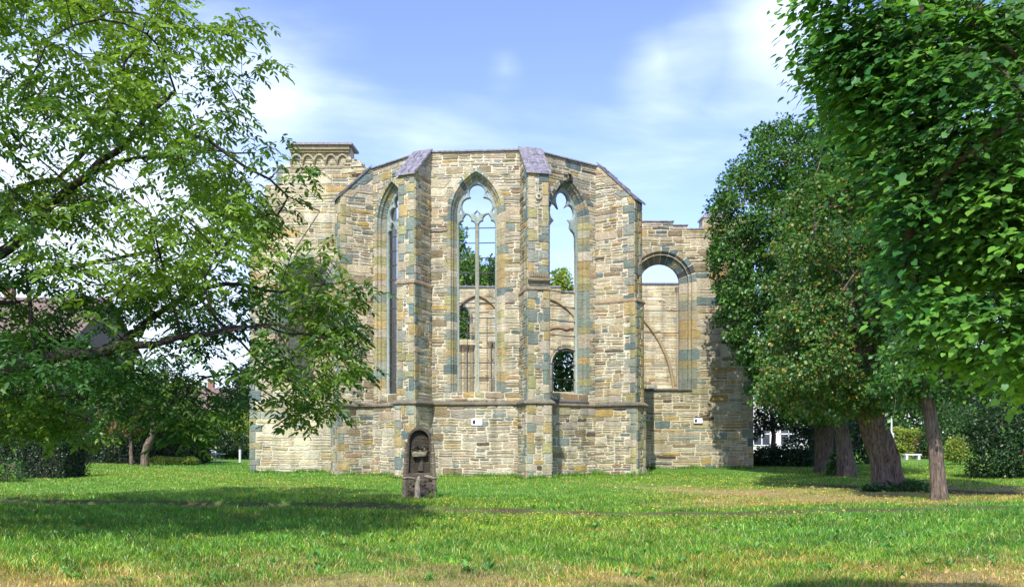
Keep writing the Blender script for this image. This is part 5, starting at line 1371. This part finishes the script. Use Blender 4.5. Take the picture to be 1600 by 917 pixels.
for i, (x0, x1, y0, yb, Y, pal, lab) in enumerate(((265, 325, 668, 722, 49, G_MID, 'mid green shrub left of the pale bench'), (318, 362, 640, 712, 58, G_LIME, 'bright yellow-green shrub behind the pale bench'), (350, 400, 645, 708, 61, G_LIME, 'yellow-green shrub just left of the ruin corner'), (335, 392, 676, 712, 55, G_DARK, 'dark low shrub behind the white garden post'), (110, 200, 655, 712, 49, G_DARK, 'dark rounded shrub before the tall left hedge'))):
    leafy('garden_bush', lab, 'bush', ((x0+x1)/2,), [(x0, yb), (x0+3, (y0+yb)/2), (x0+(x1-x0)*0.3, y0+4), (x0+(x1-x0)*0.6, y0), (x1-3, (y0+yb)/2-5), (x1, yb)], Y, 1.1, 420, 0.14, pal, W4, 60+i, spread=0.3)
# trees beyond the garden closing the horizon on both sides
bgt = [(-60, 470, 690, 75, 8, G_MID, 'tall green tree standing beyond the garden at far left'), (40, 522, 690, 55, 6.5, G_MID, 'dark tree before the tiled roof house'), (190, 580, 700, 56, 4, G_MID, 'round green tree beyond the tall left hedge'), (425, 560, 690, 80, 5, G_DARK, 'dark tree behind the left end of the ruin')]
for i, (px, pt_, pb, Y, hw_, pal, lab) in enumerate(bgt):
    s = hw_/Y*FPX
    leafy('garden_tree', lab, 'tree', (px,), [(px-s, pb-10), (px-s*1.05, (pt_+pb)/2), (px-s*0.6, pt_+15), (px, pt_), (px+s*0.6, pt_+12), (px+s*1.05, (pt_+pb)/2), (px+s*0.9, pb-10)], Y, 3.5, 900, 0.30, pal, W4, 70+i, trunk=([(px, 690, Y), (px+4, 660, Y)], [0.4, 0.35, 0.3]), spread=0.6, per=12)
# trees seen through the choir windows
leafy('garden_tree', 'leafy tree rising behind the far wall in the left light of the middle window', 'tree', (722,), [(690, 560), (692, 420), (704, 372), (716, 356), (728, 362), (722, 385), (745, 400), (756, 430), (752, 560)], 60, 2.0, 900, 0.24, [(0.07, 0.17, 0.03), (0.13, 0.25, 0.04), (0.2, 0.3, 0.05), (0.04, 0.11, 0.02)], W4, 81, trunk=([(722, 600, 60), (722, 470, 60)], [0.3, 0.25, 0.18]), spread=0.4)
leafy('garden_tree', 'small leafy tree top behind the far wall in the right light of the middle window', 'tree', (768,), [(748, 470), (752, 425), (768, 402), (782, 420), (790, 470)], 64, 1.6, 420, 0.2, G_MID, W4, 82, trunk=([(768, 600, 64), (768, 470, 64)], [0.25, 0.2, 0.12]), spread=0.35)
leafy('garden_tree', 'small pale leafy tree top seen over the far wall through the broken window', 'tree', (876,), [(858, 480), (860, 440), (870, 422), (884, 424), (890, 445), (893, 480)], 62, 1.4, 330, 0.22, G_LIME, W4, 83, trunk=([(876, 600, 62), (876, 480, 62)], [0.25, 0.2, 0.12]), spread=0.35)
leafy('garden_tree', 'dense green tree filling the small round arched opening in the far wall', 'tree', (888,), [(850, 640), (850, 540), (890, 520), (930, 540), (930, 640)], 57, 1.5, 700, 0.22, [(0.05, 0.14, 0.03), (0.10, 0.22, 0.05), (0.16, 0.3, 0.09), (0.03, 0.09, 0.02)], W4, 84, trunk=([(888, 660, 57), (888, 600, 57)], [0.25, 0.2, 0.12]), spread=0.4)
# right
leafy('garden_bush', 'dark shrub at the foot of the right ruin corner', 'bush', (1215,), [(1176, 728), (1178, 705), (1200, 698), (1235, 702), (1262, 700), (1278, 715), (1280, 728)], 42, 0.9, 620, 0.12, G_DARK, W4, 91, spread=0.22)
leafy('garden_tree', 'thin dark tree between the ruin corner and the furrowed linden', 'tree', (1208,), [(1178, 690), (1180, 620), (1230, 600), (1270, 630), (1280, 680), (1240, 672), (1200, 668)], 43.5, 1.5, 560, 0.13, G_DARK, W4, 92, trunk=([(1208, 690, 43.5), (1206, 650, 43.5)], [0.16, 0.13, 0.1]))
leafy('garden_bush', 'dark shrub mass behind the twin linden trunks', 'bush', (1260,), [(1225, 728), (1225, 690), (1262, 660), (1360, 655), (1372, 700), (1372, 722)], 46, 1.2, 700, 0.14, G_DARK, W4, 93, spread=0.28)
clipped_hedge('yellow-green trimmed hedge beyond the lawn on the right', X(1392, 60), X(1462, 60), 60, 61.5, 2.0, 7000, 0.12, G_LIME, 94, 0.2)
leafy('garden_bush', 'reddish brown shrub at the right end of the yellow-green hedge', 'bush', (1448,), [(1430, 712), (1432, 688), (1446, 680), (1462, 690), (1464, 712)], 58, 0.7, 220, 0.13, G_BROWN, W4, 95, spread=0.25)
leafy('garden_bush', 'pale green flowering shrub between the thin linden and the big dark shrub', 'bush', (1500,), [(1478, 718), (1480, 695), (1496, 680), (1516, 690), (1524, 718)], 45, 0.7, 330, 0.13, G_LIME, W4, 96, T_OVAL, spread=0.22)
leafy('garden_bush', 'mid green shrub on the far side of the lawn behind the pale flowering shrub', 'bush', (1490,), [(1440, 700), (1445, 650), (1490, 625), (1530, 640), (1535, 700)], 56, 1.2, 520, 0.16, G_MID, W4, 97, spread=0.3)
leafy('garden_bush', 'big dark leafy shrub at the right edge of the lawn', 'bush', (1570,), [(1516, 742), (1510, 700), (1512, 655), (1540, 625), (1600, 610), (1680, 610), (1720, 680), (1720, 756), (1560, 750)], 31, 1.3, 2400, 0.095, G_DARK[:2]+G_MID[:2], W4, 98, spread=0.2)
bgr = [(1480, 540, 700, 78, 6, G_MID, 'green tree beyond the hedge at right'), (1380, 560, 700, 84, 6, G_DARK, 'dark tree far behind the leaning linden'), (1590, 520, 700, 72, 4, G_DARK, 'dark tree behind the big shrub at the right edge'), (1270, 570, 700, 80, 5, G_DARK, 'dark tree far behind the furrowed linden'), (1750, 500, 700, 75, 7, G_MID, 'green tree beyond the right edge of the lawn')]
for i, (px, pt_, pb, Y, hw_, pal, lab) in enumerate(bgr):
    s = hw_/Y*FPX
    leafy('garden_tree', lab, 'tree', (px,), [(px-s, pb-8), (px-s*1.05, (pt_+pb)/2), (px-s*0.6, pt_+15), (px, pt_), (px+s*0.6, pt_+12), (px+s*1.05, (pt_+pb)/2), (px+s*0.9, pb-8)], Y, 3.5, 800, 0.30, pal, W4, 100+i, trunk=([(px, 690, Y), (px+4, 660, Y)], [0.4, 0.35, 0.3]), spread=0.6, per=12)

# ivy and weeds at the linden feet
leafy('ivy_plant', 'ivy climbing between the two farthest linden trunks', 'plant', (1303,), [(1294, 744), (1294, 712), (1300, 695), (1308, 705), (1314, 744)], 33.6, 0.3, 130, 0.10, G_LIME[2:3]+G_MID[:3], W4, 110, T_HEART, spread=0.12, per=6)
leafy('ground_plant', 'green broad-leaved weeds around the foot of the thick leaning linden', 'plant', (1385,), [(1350, 772), (1352, 760), (1372, 757), (1400, 762), (1425, 752), (1446, 757), (1446, 768), (1400, 772)], 24.0, 0.5, 260, 0.085, G_MID, W4, 111, T_HEART, spread=0.10, per=6)

# ---- houses
M_ROOF = None
def roof_mat():
    m, nt, out = new_mat('roof_tiles')
    v = nobj(nt); w = nt.nodes.new('ShaderNodeTexWave'); w.wave_type = 'BANDS'; w.bands_direction = 'Z'; w.inputs['Scale'].default_value = 1.6; w.inputs['Distortion'].default_value = 0.6
    nt.links.new(v, w.inputs[0]); c = nmix(nt, nmap(nt, nnoise(nt, v, 3, 6), 0.3, 0.7, 0, 1), (0.16, 0.11, 0.095), (0.26, 0.19, 0.16))
    c = nmul(nt, c, nmap(nt, w.outputs[0], 0, 1, 0.7, 1.15)); princ(nt, out, c, 0.85, nbump(nt, w.outputs[0], 0.6, 0.05), 0.2); return m
M_ROOF = roof_mat(); M_WALLW = plain_mat('house_render', (0.68, 0.67, 0.66), 0.06, 2, 0.9, 0.05)
M_GLASS = plain_mat('window_glass', (0.04, 0.05, 0.07), 0.2, 2, 0.12, 0.0, 0.6); M_FRAME = plain_mat('window_frame', (0.75, 0.75, 0.76), 0.03, 5, 0.5, 0.0)
def house(label, x0, x1, y0, y1, eave, ridge, wins, wallm=None, blue=False):
    t = empty('house', ((x0+x1)/2, (y0+y1)/2, 0), label, 'house')
    M = MB(); M.box(((x0+x1)/2, (y0+y1)/2, eave/2), x1-x0, y1-y0, eave)
    ym = (y0+y1)/2
    M.add([(x0, y0, eave), (x0, y1, eave), (x0, ym, ridge-0.12), (x1, y0, eave), (x1, y1, eave), (x1, ym, ridge-0.12)], [(0, 2, 1), (3, 4, 5)])
    M.build('wall', wallm or M_WALLW, t)
    M = MB(); e = 0.4; sl = (ridge-eave)/(ym-y0); th = 0.16
    for s, yb in ((1, y0-e), (-1, y1+e)):
        zb = eave-sl*e
        q = [(x0-e, yb, zb), (x1+e, yb, zb), (x1+e, ym, ridge), (x0-e, ym, ridge)]
        M.add(q+[(x, y, z+th) for x, y, z in q], [(3, 2, 1, 0), (4, 5, 6, 7), (0, 1, 5, 4), (1, 2, 6, 5), (2, 3, 7, 6), (3, 0, 4, 7)])
    rf = M.build('roof', M_ROOF, t)
    M = MB(); M.box((x0+(x1-x0)*0.3, ym+0.6, ridge+0.3-2.0*blue), 0.6, 0.6, 1.4, (0.3, 0.16, 0.11)); M.box((x0+(x1-x0)*0.3, ym+0.6, ridge+1.03-2.0*blue), 0.72, 0.72, 0.08, (0.2, 0.2, 0.2)); M.build('chimney', M_ATTR, rf)
    for (wx, wz, ww, wh) in wins:
        M = MB()
        for dx in (-ww/2, 0, ww/2): M.box((wx+dx, y0-0.04, wz), 0.07, 0.08, wh)
        for dz in (-wh/2, 0.1, wh/2): M.box((wx, y0-0.045, wz+dz), ww+0.07, 0.07, 0.07)
        f = M.build('window', M_FRAME, t)
        M = MB(); M.box((wx, y0-0.012, wz), ww, 0.02, wh); M.build('pane', M_GLASS, f)
    if blue:
        M = MB(); M.box((x0+(x1-x0)*0.62, y0-0.1, eave-1.3), 0.7, 0.14, 2.0, (0.03, 0.16, 0.55)); M.build('blue_awning', M_ATTR, t)
    return t
house('house with a large brown tiled roof behind the walnut at far left', X(-130, 60), X(112, 60), 60, 70, vz(528, 60), vz(468, 65), [(X(20, 60), 4.2, 1.2, 1.4), (X(80, 60), 4.2, 1.2, 1.4)], wallm=plain_mat('brown_brick', (0.20, 0.15, 0.12), 0.3, 8))
house('white house with grey-brown roof seen between shrubs left of the ruin', X(265, 84), X(396, 84), 84, 92, vz(648, 84), vz(608, 88), [(X(300, 84), 2.4, 1.2, 1.3), (X(360, 84), 2.4, 1.2, 1.3)])
house('pale house with white barred windows behind the right ruin corner', X(1172, 62), X(1262, 62), 62, 70, 5.2, 8.0, [(X(1190, 62), vz(686, 62)+0.3, 1.25, 1.5), (X(1232, 62), vz(686, 62)+0.3, 1.25, 1.5)])
house('pale house glimpsed between leaves at the right edge', X(1560, 88), X(1680, 88), 88, 97, 6.2, 8.6, [(X(1590, 88), 4.4, 1.2, 1.4)])
house('tall pale building with a blue awning seen above the far wall through the middle window', X(742, 98), X(800, 98), 98, 106, vz(434, 98), vz(420, 102), [(X(752, 98), vz(440, 98), 0.9, 1.1), (X(762, 98), vz(440, 98), 0.9, 1.1)], blue=True)

# ---- bench, post, lamp, garden seat
M_WHITE = plain_mat('pale_paint', (0.62, 0.63, 0.66), 0.08, 9, 0.6, 0.05)
bx_, by_ = X(329, 50), 50.0
t = empty('garden_bench', (bx_, by_, 0), 'pale wooden bench and table set on the left lawn edge', 'bench')
M = MB()
for k in range(4): M.box((bx_-0.15, by_-0.1+k*0.1, 0.45), 0.75, 0.085, 0.035)
M.build('seat', M_WHITE, t)
M = MB()
for k in range(3): M.box((bx_-0.15, by_+0.32+k*0.03, 0.58+k*0.13), 0.75, 0.03, 0.10)
M.build('backrest', M_WHITE, t)
for sx in (-0.32, 0.32):
    M = MB(); M.tube([(bx_-0.15+sx, by_-0.1, 0), (bx_-0.15+sx, by_-0.08, 0.43)], 0.03, 6); M.tube([(bx_-0.15+sx, by_+0.3, 0), (bx_-0.15+sx, by_+0.36, 0.86)], 0.03, 6); M.build('leg', M_WHITE, t)
t = empty('garden_table', (bx_+0.62, by_-0.3, 0), 'small pale table standing beside the bench on the left', 'table')
M = MB(); M.box((bx_+0.62, by_-0.3, 0.50), 0.62, 0.5, 0.04); M.build('tabletop', M_WHITE, t)
for sx in (-0.25, 0.25):
    M = MB(); M.tube([(bx_+0.62+sx, by_-0.45, 0), (bx_+0.62-sx*0.4, by_-0.2, 0.48)], 0.02, 6); M.build('leg', M_WHITE, t)
pxx = X(375, 49); t = empty('garden_light', (pxx, 49, 0), 'short white bollard lamp on the lawn just left of the ruin', 'lamp')
M = MB(); M.tube([(pxx, 49, 0), (pxx, 49, 0.78)], 0.07, 12); M.build('post', M_WHITE, t)
M = MB(); M.tube([(pxx, 49, 0.78), (pxx, 49, 0.82), (pxx, 49, 0.92), (pxx, 49, 0.95)], [0.06, 0.09, 0.09, 0.05], 12); M.build('cap', M_IRON, t)
lx, ly = X(1393, 48), 48.0; t = empty('street_lamp', (lx, ly, 0), 'slim grey lamp post with a white lower sleeve behind the thick leaning linden', 'street lamp')
M = MB(); M.tube([(lx, ly, 0), (lx, ly, 4.4)], [0.055, 0.04], 10, (0.45,)*3); M.build('pole', M_WHITE, t)
M = MB(); M.tube([(lx, ly, 0), (lx, ly, 1.75)], 0.13, 12); M.build('sleeve', M_WHITE, t)
M = MB(); M.tube([(lx, ly, 4.4), (lx, ly, 4.5), (lx, ly, 4.8), (lx, ly, 4.9)], [0.06, 0.2, 0.16, 0.04], 12); M.build('lantern', M_WHITE, t)
sx_ = X(1425, 55); t = empty('stone_bench', (sx_, 55, 0), 'low pale stone bench before the yellow-green hedge', 'bench')
M = MB(); M.box((sx_, 55, 0.34), 1.1, 0.4, 0.08); M.build('seat', M_WHITE, t)
for s in (-0.4, 0.4):
    M = MB(); M.box((sx_+s, 55, 0.148), 0.14, 0.34, 0.30); M.build('leg', M_WHITE, t)

# ---- fallen leaves, yellow flowers, broad weeds in the lawn
r = np.random.default_rng(5)
n = 700; x = 9.2+2.6*r.normal(0, 1, n); y = 24+4.6*r.normal(0, 1, n)
n2 = 60; x = np.concatenate([x, r.random(n2)*9-0.5, 3+r.random(60)*3.5]); y = np.concatenate([y, 9+r.random(n2)*3.5, 9+r.random(60)*1.5])
k = (y > 8.8) & (y < 38) & (y > rut_y(x)*0.5); x, y = x[k], y[k]; n = len(x)
pos = np.stack([x, y, height(x, y)+0.035], -1)
dr = np.stack([r.normal(0, 1, n), r.normal(0, 1, n), 0.15*r.normal(0, 1, n)], -1); nr = np.array([0, 0, 1.0])+r.normal(0, 0.35, (n, 3))
V, F, C = leaf_mesh(pos, dr, nr, 0.035+0.055*r.random(n)*np.clip((y-8)/12, 0.2, 1), palette(n, [(0.55, 0.46, 0.12), (0.48, 0.36, 0.10), (0.36, 0.17, 0.05), (0.60, 0.52, 0.25)], [4, 3, 1, 2], r), T_HEART)
tag(mesh_np('fallen_leaves', V, F, C, M_LEAF), 'yellow and brown fallen leaves scattered on the lawn below the lindens', 'leaves', kind='stuff')
n = 1300; x = r.normal(1.5, 3.2, n); y = rut_y(x)-0.9+1.1*r.normal(0, 1, n)
x = np.concatenate([x, r.random(300)*16-8]); y = np.concatenate([y, 10+r.random(300)*20]); n = len(x)
pos = np.stack([x, y, height(x, y)+0.06+0.05*r.random(n)], -1)
dr = np.stack([r.normal(0, 1, n), r.normal(0, 1, n), 0.2+0*x], -1); nr = np.array([0, -0.4, 1.0])+r.normal(0, 0.3, (n, 3))
V, F, C = leaf_mesh(pos, dr, nr, 0.018+0.012*r.random(n), palette(n, [(0.75, 0.58, 0.03), (0.65, 0.62, 0.08)], [3, 1], r), T_HEART)
tag(mesh_np('yellow_flowers', V, F, C, M_LEAF), 'tiny yellow flowers dotted through the grass along the rut', 'flowers', kind='stuff')
# plantain rosettes and coarse tufts
cl = []
for k in range(190):
    if k < 26: cx, cy = X(r.normal(165, 30), 15.6), 15.4+r.normal(0, 0.5)
    else: cy = 9+r.random()*8.5; cx = (r.random()*2-1)*cy*0.62
    m = r.integers(6, 14); a = r.random(m)*6.283
    p = np.stack([np.full(m, cx)+r.normal(0, .03, m), np.full(m, cy)+r.normal(0, .03, m), np.full(m, float(height(cx, cy))+0.01)], -1)
    d = np.stack([np.cos(a), np.sin(a), 0.5+0.9*r.random(m)], -1); nn = np.stack([-np.cos(a)*0.6, -np.sin(a)*0.6, np.ones(m)], -1)
    cl.append(leaf_mesh(p, d, nn, (0.06+0.07*r.random(m)), palette(m, [(0.09, 0.26, 0.05), (0.14, 0.34, 0.07), (0.22, 0.40, 0.10)], [2, 2, 1], r), T_OVAL))
V, F, C = join(cl)
tag(mesh_np('lawn_weeds', V, F, C, M_LEAF), 'broad-leaved weeds growing through the lawn grass', 'weeds', kind='stuff')
